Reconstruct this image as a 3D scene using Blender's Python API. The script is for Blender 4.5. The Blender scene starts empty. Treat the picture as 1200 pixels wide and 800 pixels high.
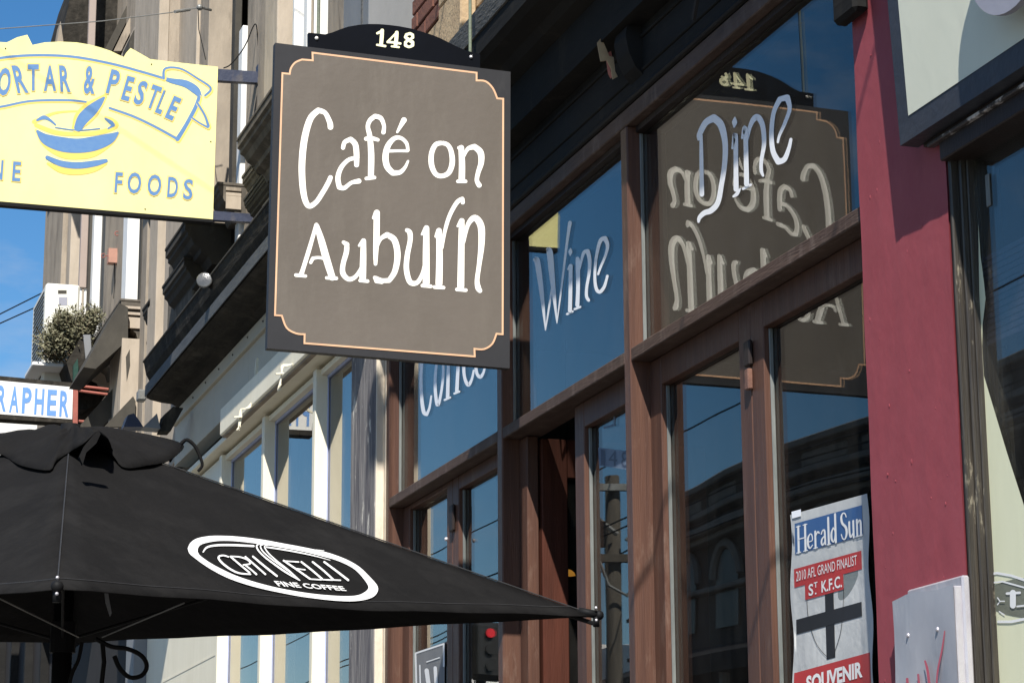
import bpy, bmesh, math, random
from mathutils import Vector, Matrix
random.seed(7)
S = bpy.context.scene
COL = S.collection
# ------------------------------------------------------------------ camera
FPX = 2820.0                                     # focal length in photo pixels (photo 1200 x 800)
def _n(v): return v.normalized()
Yc = _n(Vector((-941, -677, -FPX)))              # street direction seen by the camera
Zc = Vector((-74, 11822, -FPX)); Zc = _n(Zc - Zc.dot(Yc)*Yc)
Xc = Yc.cross(Zc)
R = Matrix((Xc, Yc, Zc))                         # camera -> world
CAM = Vector((0, 0, 1.6))
cd = bpy.data.cameras.new('camera'); cam = bpy.data.objects.new('camera', cd); COL.objects.link(cam)
cd.sensor_width = 36; cd.lens = 36*FPX/1200; cd.clip_end = 3000; cd.clip_start = 0.05
cam.matrix_world = Matrix.Translation(CAM) @ R.to_4x4()
S.camera = cam
def ray(u, v): return R @ Vector((u-600, -(v-400), -FPX))
def OX(u, v, x): d = ray(u, v); return CAM + d*((x-CAM.x)/d.x)
def OY(u, v, y): d = ray(u, v); return CAM + d*((y-CAM.y)/d.y)
def OZ(u, v, z): d = ray(u, v); return CAM + d*((z-CAM.z)/d.z)
def PX(p):
    c = R.transposed() @ (Vector(p)-CAM); return (600+FPX*c.x/-c.z, 400-FPX*c.y/-c.z)
# ------------------------------------------------------------------ light
SUNV = Vector((1, 2.6, -2.95)).normalized()      # way the light travels
toS = -SUNV
sun = bpy.data.lights.new('sun', 'SUN'); sun.energy = 5.0; sun.angle = math.radians(0.53); sun.color = (1, .955, .88)
so = bpy.data.objects.new('sun', sun); COL.objects.link(so); so.location = (-5, -10, 20)
so.rotation_euler = (-SUNV).to_track_quat('Z', 'Y').to_euler()
W = bpy.data.worlds.new("World"); S.world = W; W.use_nodes = True
wt = W.node_tree; wt.nodes.clear()
def wn(t, **k):
    n = wt.nodes.new(t)
    for a, b in k.items(): setattr(n, a, b)
    return n
sky = wn('ShaderNodeTexSky', sky_type='NISHITA', sun_disc=False)
sky.sun_elevation = math.asin(toS.z); sky.sun_rotation = math.atan2(toS.x, toS.y)
sky.air_density = 1.0; sky.dust_density = 0.25; sky.ozone_density = 3.0; sky.altitude = 60
bg = wn('ShaderNodeBackground'); bg.inputs[1].default_value = 0.07
tc = wn('ShaderNodeTexCoord'); mp = wn('ShaderNodeMapping'); mp.inputs['Scale'].default_value = (2.2, 2.2, 6.5)
mp.inputs['Location'].default_value = (7.3, -1.0, 2.0)
no = wn('ShaderNodeTexNoise'); no.inputs['Scale'].default_value = 1.7; no.inputs['Detail'].default_value = 8; no.inputs['Roughness'].default_value = .62
cr = wn('ShaderNodeValToRGB'); cr.color_ramp.elements[0].position = .50; cr.color_ramp.elements[0].color = (0, 0, 0, 1)
cr.color_ramp.elements[1].position = .80; cr.color_ramp.elements[1].color = (.8, .8, .8, 1)
mx = wn('ShaderNodeMix', data_type='RGBA'); mx.inputs[7].default_value = (6.0, 6.2, 6.6, 1)
hs = wn('ShaderNodeHueSaturation'); hs.inputs['Saturation'].default_value = 1.3; hs.inputs['Value'].default_value = 1.22
wo = wn('ShaderNodeOutputWorld')
L = wt.links.new
L(tc.outputs['Generated'], mp.inputs[0]); L(mp.outputs[0], no.inputs[0]); L(no.outputs[0], cr.inputs[0])
L(cr.outputs[0], mx.inputs[0]); L(sky.outputs[0], hs.inputs['Color']); L(hs.outputs[0], mx.inputs[6]); L(mx.outputs[2], bg.inputs[0]); L(bg.outputs[0], wo.inputs[0])
S.view_settings.view_transform = 'Standard'; S.view_settings.look = 'None'
S.view_settings.exposure = 0.6; S.view_settings.gamma = 1.0; S.view_settings.use_curve_mapping = False
S.render.engine = 'CYCLES'
S.cycles.max_bounces = 8; S.cycles.transparent_max_bounces = 12

# ------------------------------------------------------------------ materials
MATS = {}
def lin(c):
    f = lambda x: x/12.92 if x <= .04045 else ((x+.055)/1.055)**2.4
    return tuple(f(x/255) for x in c)+(1,)
def mat(name, col, col2=None, rough=.7, scale=6, stretch=(1, 1, 1), bump=.15, bscale=None, spec=.4, metal=0, contrast=(.35, .7), grime=None, grime_scale=2.5, grime_rng=(.55, .75), coat=0):
    """procedural paint/stone: two base colours mixed by noise, a second blotch layer, fine relief"""
    m = bpy.data.materials.new(name); m.use_nodes = True; t = m.node_tree; N = t.nodes; Lk = t.links.new
    b = N['Principled BSDF']; b.inputs['Roughness'].default_value = rough; b.inputs['Metallic'].default_value = metal
    b.inputs['Specular IOR Level'].default_value = spec; b.inputs['Coat Weight'].default_value = coat
    tc = N.new('ShaderNodeTexCoord'); mp = N.new('ShaderNodeMapping'); mp.inputs['Scale'].default_value = stretch
    Lk(tc.outputs['Object'], mp.inputs[0])
    no = N.new('ShaderNodeTexNoise'); no.inputs['Scale'].default_value = scale; no.inputs['Detail'].default_value = 7; no.inputs['Roughness'].default_value = .65
    Lk(mp.outputs[0], no.inputs[0])
    r = N.new('ShaderNodeMapRange'); r.inputs[1].default_value, r.inputs[2].default_value = contrast
    Lk(no.outputs[0], r.inputs[0])
    mx = N.new('ShaderNodeMix'); mx.data_type = 'RGBA'
    c2 = col2 if col2 else tuple(x*.75 for x in col[:3])+(1,)
    mx.inputs[6].default_value = col; mx.inputs[7].default_value = c2
    Lk(r.outputs[0], mx.inputs[0]); out = mx.outputs[2]
    if grime:
        n2 = N.new('ShaderNodeTexNoise'); n2.inputs['Scale'].default_value = grime_scale; n2.inputs['Detail'].default_value = 9; n2.inputs['Roughness'].default_value = .7
        mp2 = N.new('ShaderNodeMapping'); mp2.inputs['Scale'].default_value = (1.6, 1.6, .45)
        Lk(tc.outputs['Object'], mp2.inputs[0]); Lk(mp2.outputs[0], n2.inputs[0])
        r2 = N.new('ShaderNodeMapRange'); r2.inputs[1].default_value, r2.inputs[2].default_value = grime_rng
        Lk(n2.outputs[0], r2.inputs[0])
        m2 = N.new('ShaderNodeMix'); m2.data_type = 'RGBA'; m2.inputs[7].default_value = grime
        Lk(r2.outputs[0], m2.inputs[0]); Lk(out, m2.inputs[6]); out = m2.outputs[2]
    Lk(out, b.inputs['Base Color'])
    if bump:
        bn = N.new('ShaderNodeTexNoise'); bn.inputs['Scale'].default_value = bscale or scale*6; bn.inputs['Detail'].default_value = 5
        Lk(mp.outputs[0], bn.inputs[0])
        bp = N.new('ShaderNodeBump'); bp.inputs['Strength'].default_value = bump; bp.inputs['Distance'].default_value = .01
        Lk(bn.outputs[0], bp.inputs['Height']); Lk(bp.outputs[0], b.inputs['Normal'])
    MATS[name] = m
    return m
def C(r, g, b): return lin((r, g, b))
M_wood = mat('brown_painted_timber', (.122, .060, .040, 1), (.060, .030, .023, 1), .45, 4, (8, 8, .25), .25, 40, .25, contrast=(.3, .75), grime=(.175, .113, .085, 1), grime_scale=8, grime_rng=(.56, .74))
M_rail = mat('weathered_brown_rail', (.110, .072, .056, 1), (.058, .038, .031, 1), .65, 6, (6, .5, 6), .35, 45, .2, contrast=(.3, .75), grime=(.19, .145, .12, 1), grime_scale=9, grime_rng=(.52, .8))
M_wooddark = mat('dark_brown_timber', (.02, .012, .010, 1), None, .55, 6, (5, 5, .6), .2)
M_bead = mat('grey_glazing_bead', (.19, .20, .19, 1), (.10, .11, .105, 1), .5, 9, (3, 3, .5), .1)
M_fasc = mat('black_fascia_paint', (.021, .0205, .0198, 1), (.0135, .0132, .0128, 1), .75, 3, (1, .4, 2), .2, 30, .08, grime=(.038, .034, .029, 1), grime_scale=6)
M_fascg = mat('worn_grey_capping', (.17, .165, .155, 1), (.10, .098, .092, 1), .7, 9, (3, .7, 3), .5, 40, .1)
M_maroon = mat('maroon_masonry_paint', (.275, .056, .068, 1), (.305, .066, .080, 1), .6, 9, (1, 1, .8), .22, 16, .25, contrast=(.3, .7), grime=(.19, .040, .048, 1), grime_scale=3.2, grime_rng=(.58, .9))
M_signb = mat('sign_charcoal_border', (.033, .033, .036, 1), (.028, .028, .031, 1), .55, 5, bump=.05, spec=.2, grime=(.045, .044, .046, 1), grime_scale=9, grime_rng=(.6, .8))
M_signf = mat('sign_taupe_face', (.142, .121, .102, 1), (.122, .104, .086, 1), .45, 2.5, (1, 1, 1), .08, 40, .3, grime=(.158, .137, .114, 1), grime_scale=7, grime_rng=(.5, .8))
M_trim = mat('peach_sign_line', (.74, .46, .28, 1), (.66, .38, .23, 1), .5, bump=0)
M_cream = mat('cream_lettering', C(253, 249, 240), C(250, 244, 232), .5, bump=0)
M_navy = mat('navy_number_board', (.003, .004, .007, 1), None, .5, bump=.03, spec=.08)
M_rod = mat('verdigris_rod', (.16, .19, .13, 1), (.11, .12, .09, 1), .6, 20)
M_yel = mat('pale_yellow_board', (.84, .78, .35, 1), (.79, .72, .30, 1), .5, 3, (1, 1, .5), .05, grime=(.72, .63, .30, 1), grime_scale=5, grime_rng=(.58, .9))
M_yel2 = mat('golden_outline', (.80, .58, .10, 1), None, .5, bump=0, col2=(.76, .52, .09, 1)) if False else mat('golden_outline', (.80, .60, .13, 1), (.77, .55, .11, 1), .5, bump=0)
M_blu = mat('faded_blue_print', (.085, .20, .42, 1), (.11, .23, .43, 1), .5, 30, (1, 1, 1), 0)
M_bluarm = mat('navy_bracket_paint', (.026, .034, .065, 1), (.04, .048, .08, 1), .5, 12, grime=(.10, .09, .09, 1), grime_scale=9)
M_black = mat('black_metal', (.010, .010, .0105, 1), None, .6, bump=.05, spec=.12)
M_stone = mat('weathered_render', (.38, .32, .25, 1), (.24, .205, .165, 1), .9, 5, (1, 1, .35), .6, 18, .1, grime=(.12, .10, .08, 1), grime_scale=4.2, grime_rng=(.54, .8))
M_stone2 = mat('dark_render', (.075, .068, .056, 1), (.042, .039, .034, 1), .9, 4, (1, 1, .6), .4, 22, .2, grime=(.15, .135, .115, 1), grime_scale=6, grime_rng=(.6, .8))  # dark tone, also stands in for shade on the capital and recesses
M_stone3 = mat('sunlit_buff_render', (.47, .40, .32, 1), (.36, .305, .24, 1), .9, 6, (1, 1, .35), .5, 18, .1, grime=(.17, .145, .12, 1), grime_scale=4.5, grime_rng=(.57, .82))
M_corn = mat('black_cornice_paint', (.045, .040, .033, 1), (.018, .0165, .014, 1), .85, 7, (2, .4, 2), .5, 24, .08, grime=(.085, .075, .060, 1), grime_scale=6, grime_rng=(.52, .8))
M_corg = mat('grey_cornice_lip', (.085, .088, .09, 1), (.05, .053, .055, 1), .7, 6, (2, .5, 2), .3)
M_white = mat('white_paint', (.80, .79, .76, 1), (.74, .73, .70, 1), .5, 5, (1, 1, .4), .12, grime=(.62, .58, .52, 1), grime_scale=6, grime_rng=(.62, .8))
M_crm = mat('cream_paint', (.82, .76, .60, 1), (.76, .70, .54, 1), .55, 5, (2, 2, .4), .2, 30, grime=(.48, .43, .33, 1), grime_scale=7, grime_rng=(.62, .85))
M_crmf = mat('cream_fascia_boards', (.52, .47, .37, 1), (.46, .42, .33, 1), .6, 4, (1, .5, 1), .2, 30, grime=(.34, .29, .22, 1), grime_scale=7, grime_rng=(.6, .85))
M_lav = mat('lavender_trim', (.42, .46, .66, 1), (.34, .39, .58, 1), .5, 8)
M_peel = mat('peeling_grey_plaster', (.12, .112, .118, 1), (.27, .25, .235, 1), .85, 8, (1.5, 1.5, .18), .8, 30, .1, contrast=(.42, .62), grime=(.62, .58, .50, 1), grime_scale=11, grime_rng=(.60, .66))
M_plas = mat('chalky_cream_plaster', (.66, .59, .48, 1), (.52, .44, .34, 1), .8, 9, (1, 1, .35), .5, 35, .3, grime=(.25, .22, .19, 1), grime_scale=9, grime_rng=(.66, .78))
M_gpil = mat('grey_pier_paint', (.21, .215, .22, 1), (.17, .175, .18, 1), .6, 4, (1, 1, .3), .15)
M_brick = mat('red_brick', (.20, .078, .050, 1), (.13, .055, .038, 1), .85, 9, bump=.4, grime=(.10, .06, .045, 1), grime_scale=12, grime_rng=(.55, .8))
M_tan = mat('tan_stone_block', (.50, .37, .22, 1), (.38, .27, .16, 1), .85, 9, bump=.4, grime=(.25, .19, .13, 1), grime_scale=10, grime_rng=(.6, .85))
M_mort = mat('mortar', (.10, .08, .068, 1), None, .95, 12, bump=.4)
M_umb = mat('black_canvas', (.0105, .0103, .0105, 1), (.0135, .013, .013, 1), .95, 3, (1, 1, 1), .45, 26, .04, grime=(.021, .0203, .020, 1), grime_scale=3.2, grime_rng=(.48, .85))
M_logo = mat('white_print', (.80, .80, .79, 1), (.76, .76, .75, 1), .6, bump=0)
M_steel = mat('galvanised_sheet', (.46, .47, .51, 1), (.34, .35, .39, 1), .4, 3, (1, 1, .6), .2, 9, .5, metal=.15, grime=(.55, .55, .57, 1), grime_scale=7)
M_steelb = mat('bright_galvanised_edge', (.62, .60, .62, 1), (.40, .38, .42, 1), .35, 8, (1, 1, .4), .2, metal=.4)
M_red = mat('red_spray_paint', (.50, .09, .13, 1), (.42, .12, .16, 1), .6, 30, bump=0)
M_bracket = mat('rust_red_bracket', (.36, .11, .08, 1), (.28, .08, .06, 1), .6, 9)
M_hinge = mat('worn_hinge_paint', (.20, .10, .07, 1), (.12, .06, .045, 1), .5, 30)
M_dkframe = mat('worn_bronze_frame', (.035, .030, .025, 1), (.075, .062, .045, 1), .4, 7, (8, 8, .35), .3, 30, .5, metal=.2, contrast=(.45, .7), grime=(.34, .30, .22, 1), grime_scale=14, grime_rng=(.6, .72))
M_dkblue = mat('dark_slate_border', (.028, .032, .042, 1), (.04, .043, .052, 1), .5, 8, (1, 1, 1), .3, 30, grime=(.12, .12, .12, 1), grime_scale=20, grime_rng=(.7, .8))
M_grn = mat('pale_green_panel', (.70, .71, .58, 1), (.64, .65, .53, 1), .6, 3, (1, 1, .6), .12, 14)
M_grn2 = mat('pale_green_sun_patch', (.74, .74, .53, 1), (.66, .66, .46, 1), .6, 3, (1, 1, .3), .1, 14)
M_disc = mat('lavender_disc', (.33, .33, .38, 1), (.29, .29, .34, 1), .5, 3)
M_concrete = mat('footpath_concrete', (.17, .16, .145, 1), (.13, .122, .11, 1), .9, 3, bump=.3, grime=(.16, .15, .14, 1), grime_scale=1.2)
M_asph = mat('asphalt', (.05, .05, .052, 1), (.065, .064, .062, 1), .9, 9, bump=.4)
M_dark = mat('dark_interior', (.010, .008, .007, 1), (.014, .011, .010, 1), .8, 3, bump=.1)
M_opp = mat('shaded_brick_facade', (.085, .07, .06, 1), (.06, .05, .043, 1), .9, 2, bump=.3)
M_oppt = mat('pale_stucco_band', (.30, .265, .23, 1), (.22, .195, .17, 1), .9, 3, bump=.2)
M_pole = mat('grey_timber_pole', (.085, .073, .058, 1), (.045, .04, .033, 1), .9, 8, (3, 3, .4), .5)
M_galv = mat('galvanised_pipe', (.24, .24, .23, 1), (.16, .16, .15, 1), .5, 8, metal=.3)
M_leaf = mat('grey_green_leaf', (.125, .12, .068, 1), (.21, .20, .125, 1), .7, 30, bump=0, contrast=(.4, .6))
M_bark = mat('shrub_twig', (.16, .12, .08, 1), None, .9)
M_green = mat('dark_green_box', (.01, .05, .035, 1), None, .5)
M_pipe = mat('buff_downpipe', (.36, .29, .25, 1), (.31, .25, .215, 1), .6, 4, (1, 1, .5), .1)
M_slat = mat('plum_slat', (.05, .04, .06, 1), (.035, .03, .045, 1), .5, 6)
M_ovl = mat('olive_grey_oval', (.19, .20, .155, 1), None, .5)
M_chip = mat('chipped_painted_strip', (.05, .045, .045, 1), (.55, .53, .52, 1), .5, 22, (1, .7, 1), .4, contrast=(.52, .6))
M_win = mat('dark_window_recess', (.012, .013, .015, 1), None, .3)
M_sky = mat('bright_blue_print', (.12, .27, .60, 1), (.15, .31, .62, 1), .5, 20, bump=0)
M_seam = mat('grey_seam_highlight', (.03, .03, .032, 1), (.02, .02, .021, 1), .7, 20)  # paler than the canvas, so the seams' highlight is in the colour
M_wood2 = mat('shaded_door_timber', (.085, .028, .018, 1), (.05, .018, .012, 1), .6, 5, (6, 6, .5), .2, 40, .12)  # darker copy of the brown timber; doorway shade is in the colour
M_glas = mat('lamp_glass_grey', (.11, .11, .105, 1), (.05, .05, .05, 1), .25, 20, coat=.5)
M_redbox = mat('salmon_junction_box', (.42, .22, .16, 1), (.36, .19, .14, 1), .6, 9)
M_ac = mat('airconditioner_casing', (.74, .72, .64, 1), (.68, .66, .58, 1), .5, 4)
M_paper = mat('newsprint_paper', (.54, .55, .54, 1), (.44, .45, .45, 1), .7, 5, bump=.5, bscale=11, grime=(.62, .62, .60, 1), grime_scale=12)
M_pblue = mat('poster_blue', (.035, .10, .26, 1), (.045, .12, .28, 1), .6, 9, bump=.05, grime=(.10, .17, .27, 1), grime_scale=9)
M_pred = mat('poster_red', (.47, .045, .045, 1), (.42, .04, .04, 1), .6, 5, bump=.05)
M_pblk = mat('poster_black', (.02, .02, .022, 1), None, .6, bump=0)
M_vinyl = mat('silver_white_vinyl', (.95, .95, .96, 1), (.88, .91, .96, 1), .35, 1.2, (1, 1, .6), 0, contrast=(.45, .6))
M_numd = mat('number_vinyl', (.055, .075, .12, 1), None, .5, bump=0)
M_frost = mat('frosted_vinyl', (.14, .18, .25, 1), None, .5, bump=0)
M_sig = mat('signal_black', (.02, .02, .02, 1), None, .5)
def emis(name, col, s):
    m = bpy.data.materials.new(name); m.use_nodes = True; b = m.node_tree.nodes['Principled BSDF']
    b.inputs['Base Color'].default_value = col; b.inputs['Emission Color'].default_value = col; b.inputs['Emission Strength'].default_value = s
    return m
M_lred = emis('lit_red_lamp', (.6, .01, .02, 1), .35); M_lamp = emis('amber_lamp_glow', (1, .42, .06, 1), .35)
def glass(name, tilt=(0, 0, 0), base=.045, dust=.018, tint=(.75, .78, .78, 1), wav=.0):
    m = bpy.data.materials.new(name); m.use_nodes = True; t = m.node_tree; N = t.nodes; Lk = t.links.new; N.clear()
    o = N.new('ShaderNodeOutputMaterial'); g = N.new('ShaderNodeNewGeometry')
    va = N.new('ShaderNodeVectorMath'); va.operation = 'ADD'; va.inputs[1].default_value = tilt; Lk(g.outputs['Normal'], va.inputs[0])
    nz = N.new('ShaderNodeTexNoise'); nz.inputs['Scale'].default_value = 1.3; nz.inputs['Detail'].default_value = 1; Lk(g.outputs['Position'], nz.inputs[0])
    vm = N.new('ShaderNodeVectorMath'); vm.operation = 'MULTIPLY_ADD'; vm.inputs[1].default_value = (wav, wav, wav); vm.inputs[2].default_value = (-wav/2,)*3
    Lk(nz.outputs['Color'], vm.inputs[0])
    v2 = N.new('ShaderNodeVectorMath'); v2.operation = 'ADD'; Lk(va.outputs[0], v2.inputs[0]); Lk(vm.outputs[0], v2.inputs[1])
    nn = N.new('ShaderNodeVectorMath'); nn.operation = 'NORMALIZE'; Lk(v2.outputs[0], nn.inputs[0])
    lw = N.new('ShaderNodeLayerWeight'); lw.inputs['Blend'].default_value = .5
    p = N.new('ShaderNodeMath'); p.operation = 'POWER'; p.inputs[1].default_value = 4.6; Lk(lw.outputs['Facing'], p.inputs[0])
    ma = N.new('ShaderNodeMath'); ma.operation = 'MULTIPLY_ADD'; ma.inputs[1].default_value = 1-base; ma.inputs[2].default_value = base; Lk(p.outputs[0], ma.inputs[0])
    gl = N.new('ShaderNodeBsdfGlossy'); gl.inputs['Roughness'].default_value = .004; gl.inputs['Color'].default_value = (1, .98, .93, 1); Lk(nn.outputs[0], gl.inputs['Normal'])
    tr = N.new('ShaderNodeBsdfTransparent'); tr.inputs[0].default_value = tint
    df = N.new('ShaderNodeBsdfDiffuse'); df.inputs[0].default_value = (.34, .32, .30, 1)
    m1 = N.new('ShaderNodeMixShader')
    sm = N.new('ShaderNodeTexNoise'); sm.inputs['Scale'].default_value = 3.2; sm.inputs['Detail'].default_value = 8; sm.inputs['Roughness'].default_value = .72; sm.inputs['Distortion'].default_value = .6
    sp = N.new('ShaderNodeMapping'); sp.inputs['Scale'].default_value = (1, 2.2, .7); Lk(g.outputs['Position'], sp.inputs[0]); Lk(sp.outputs[0], sm.inputs[0])
    sr = N.new('ShaderNodeMapRange'); sr.inputs[1].default_value = .42; sr.inputs[2].default_value = .78; sr.inputs[3].default_value = dust*.4; sr.inputs[4].default_value = dust*2.2; Lk(sm.outputs[0], sr.inputs[0]); Lk(sr.outputs[0], m1.inputs[0])
    Lk(tr.outputs[0], m1.inputs[1]); Lk(df.outputs[0], m1.inputs[2])
    m2 = N.new('ShaderNodeMixShader'); Lk(ma.outputs[0], m2.inputs[0]); Lk(m1.outputs[0], m2.inputs[1]); Lk(gl.outputs[0], m2.inputs[2])
    Lk(m2.outputs[0], o.inputs[0]); return m
G_up = glass('transom_glass', (0, -.013, .010), base=.055, wav=.009)
G_up2 = glass('side_transom_glass', (0, .001, .002), base=.055, wav=.009)
G_dr = glass('door_glass', (0, -.017, .010), base=.042, wav=.009)
G_cr = glass('cream_shop_glass', (0, 0, 0), base=.12, dust=.05, tint=(.5, .5, .5, 1), wav=.006)
G_rt = glass('right_shop_glass', (0, .0, -.0), base=.06, dust=.03, tint=(.9, .92, .92, 1), wav=.012)

# ------------------------------------------------------------------ mesh helpers
def thing(name, loc, label, cat, group=None):
    o = bpy.data.objects.new(name, None); COL.objects.link(o); o.location = loc
    o['label'] = label; o['category'] = cat
    if group: o['group'] = group
    o.empty_display_size = .1
    return o
def wloc(o):
    v = Vector((0, 0, 0))
    while o: v += o.location; o = o.parent
    return v
def put(name, verts, faces, m, parent=None, smooth=False, loc=None):
    """one mesh object; verts are given in world space, stored relative to its parent"""
    me = bpy.data.meshes.new(name); off = wloc(parent) if parent else Vector((0, 0, 0))
    if loc is not None: off = Vector(loc)
    me.from_pydata([tuple(Vector(v)-off) for v in verts], [], faces); me.validate()
    bm = bmesh.new(); bm.from_mesh(me); bmesh.ops.recalc_face_normals(bm, faces=bm.faces); bm.to_mesh(me); bm.free()
    ms = m if isinstance(m, (list, tuple)) else [m]
    for q in ms: me.materials.append(q)
    if smooth:
        for p in me.polygons: p.use_smooth = True
    o = bpy.data.objects.new(name, me); COL.objects.link(o)
    if parent: o.parent = parent
    elif loc is not None: o.location = loc
    return o
class MB:
    def __init__(s): s.v = []; s.f = []
    def add(s, vs, fs):
        n = len(s.v); s.v += [Vector(v) for v in vs]; s.f += [[i+n for i in f] for f in fs]; return s
    def box(s, x0, x1, y0, y1, z0, z1, b=0.0):
        if x0 > x1: x0, x1 = x1, x0
        if y0 > y1: y0, y1 = y1, y0
        if z0 > z1: z0, z1 = z1, z0
        bm = bmesh.new(); bmesh.ops.create_cube(bm, size=1)
        for v in bm.verts: v.co = Vector(((x0+x1)/2+v.co.x*(x1-x0), (y0+y1)/2+v.co.y*(y1-y0), (z0+z1)/2+v.co.z*(z1-z0)))
        if b: bmesh.ops.bevel(bm, geom=list(bm.edges), offset=min(b, (x1-x0)/3, (y1-y0)/3, (z1-z0)/3), segments=1, affect='EDGES')
        bm.verts.ensure_lookup_table(); bm.verts.index_update()
        s.add([v.co.copy() for v in bm.verts], [[v.index for v in f.verts] for f in bm.faces]); bm.free(); return s
    def prism(s, pts, vec):
        n = len(pts); vec = Vector(vec); pts = [Vector(p) for p in pts]
        s.add(pts+[p+vec for p in pts], [list(range(n)), list(range(2*n-1, n-1, -1))]+[[i, (i+1) % n, (i+1) % n+n, i+n] for i in range(n)]); return s
    def tube(s, pts, r, k=8, r1=None):
        pts = [Vector(p) for p in pts]; n = len(pts); rings = []
        for i, p in enumerate(pts):
            d = (pts[min(i+1, n-1)]-pts[max(i-1, 0)]).normalized()
            a = d.orthogonal().normalized() if i == 0 else (a-d*a.dot(d)).normalized()
            b = d.cross(a); rr = r if r1 is None else r+(r1-r)*i/(n-1)
            rings.append([p+(a*math.cos(2*math.pi*j/k)+b*math.sin(2*math.pi*j/k))*rr for j in range(k)])
        vs = [q for g in rings for q in g]; fs = [[i*k+j, i*k+(j+1) % k, (i+1)*k+(j+1) % k, (i+1)*k+j] for i in range(n-1) for j in range(k)]
        fs += [list(range(k))[::-1], [(n-1)*k+j for j in range(k)]]
        s.add(vs, fs); return s
    def ball(s, c, r, k=10, sc=(1, 1, 1)):
        bm = bmesh.new(); bmesh.ops.create_uvsphere(bm, u_segments=k, v_segments=max(6, k//2+1), radius=r)
        bm.verts.index_update(); s.add([Vector((v.co.x*sc[0], v.co.y*sc[1], v.co.z*sc[2]))+Vector(c) for v in bm.verts], [[v.index for v in f.verts] for f in bm.faces]); bm.free(); return s
    def build(s, name, m, parent=None, smooth=False, loc=None): return put(name, s.v, s.f, m, parent, smooth, loc)
def kind(o, k='structure', label=None):
    o['kind'] = k
    if label: o['label'] = label
    return o
def solo(o, label, cat, group=None):
    o['label'] = label; o['category'] = cat
    if group: o['group'] = group
    return o
def catmull(P, n=7):
    P = [tuple(p) for p in P]; out = []
    for i in range(len(P)-1):
        p0 = P[max(i-1, 0)]; p1 = P[i]; p2 = P[i+1]; p3 = P[min(i+2, len(P)-1)]
        for k in range(n):
            t = k/n; out.append(tuple(.5*(2*p1[j]+(p2[j]-p0[j])*t+(2*p0[j]-5*p1[j]+4*p2[j]-p3[j])*t*t+(3*p1[j]-p0[j]-3*p2[j]+p3[j])*t**3) for j in range(len(p1))))
    out.append(P[-1]); return out
def ribbon2d(pts, smooth=True, cap=True):
    """pts (x,y,w) -> polygon verts/faces in 2-d"""
    P = catmull(pts) if smooth and len(pts) > 2 else [tuple(p) for p in pts]
    vs = []; fs = []; n = len(P)
    for i, p in enumerate(P):
        a = P[max(i-1, 0)]; b = P[min(i+1, n-1)]; dx, dy = b[0]-a[0], b[1]-a[1]; l = math.hypot(dx, dy) or 1; w = p[2]/2
        vs += [(p[0]-dy/l*w, p[1]+dx/l*w), (p[0]+dy/l*w, p[1]-dx/l*w)]
    fs = [[2*i, 2*i+1, 2*i+3, 2*i+2] for i in range(n-1)]
    if cap:
        for i, s in ((0, -1), (n-1, 1)):
            p = P[i]; a = P[0] if i == 0 else P[n-2]; b = P[1] if i == 0 else P[n-1]
            ang = math.atan2(b[1]-a[1], b[0]-a[0]); w = p[2]/2; st = len(vs)
            ks = [ang+math.pi/2+(math.pi*j/6)*(1 if s < 0 else -1) for j in range(7)]
            vs += [(p[0]+math.cos(t)*w, p[1]+math.sin(t)*w) for t in ks]; fs.append(list(range(st, st+7)))
    return vs, fs
def strokes(name, S_, org, sc, plane, m, parent, off0=.0015, step=.0002, smooth=True, wmul=1.0):
    """S_: strokes in enlarged-crop coordinates; plane(u, v, off) -> world point"""
    V = []; F = []; parts = []
    for st in S_:                                # cut a stroke where it doubles back on itself, so it never overlaps in one plane
        pl = [(p[0], p[1], (p[2] if len(p) > 2 else 12)*wmul) for p in st]; cur = [pl[0]]
        for k in range(1, len(pl)):
            cur.append(pl[k])
            if k < len(pl)-1 and smooth:
                a, b, c = pl[k-1], pl[k], pl[k+1]; v1 = (b[0]-a[0], b[1]-a[1]); v2 = (c[0]-b[0], c[1]-b[1])
                l1, l2 = math.hypot(*v1), math.hypot(*v2); ca = (v1[0]*v2[0]+v1[1]*v2[1])/(l1*l2+1e-9)
                if ca < .64 and min(l1, l2) < 1.3*max(a[2], b[2], c[2]): parts.append(cur); cur = [pl[k]]
        parts.append(cur)
    for i, pl in enumerate(parts):
        closed = len(pl) > 3 and pl[0][:2] == pl[-1][:2]
        vs, fs = ribbon2d(pl, smooth, not closed); n = len(V)
        V += [plane(org[0]+x/sc, org[1]+y/sc, off0+(i % 7)*max(step, .00022)) for x, y in vs]; F += [[k+n for k in f] for f in fs]
    return put(name, V, F, m, parent)
_fc = {}
def fontmesh(txt, bold=0.0):
    if (txt, bold) in _fc: return _fc[(txt, bold)]
    cu = bpy.data.curves.new('t', 'FONT'); cu.body = txt; cu.resolution_u = 3; cu.offset = bold
    o = bpy.data.objects.new('t', cu); me = bpy.data.meshes.new_from_object(o)
    vs = [(v.co.x, v.co.y) for v in me.vertices]; fs = [list(p.vertices) for p in me.polygons]
    bpy.data.objects.remove(o); bpy.data.curves.remove(cu); bpy.data.meshes.remove(me)
    x0 = min(v[0] for v in vs); x1 = max(v[0] for v in vs); y0 = min(v[1] for v in vs); y1 = max(v[1] for v in vs)
    vs = [((x-x0)/(x1-x0), (y-y0)/(y1-y0)) for x, y in vs]
    _fc[(txt, bold)] = (vs, fs, (x1-x0)/(y1-y0)); return _fc[(txt, bold)]
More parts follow.
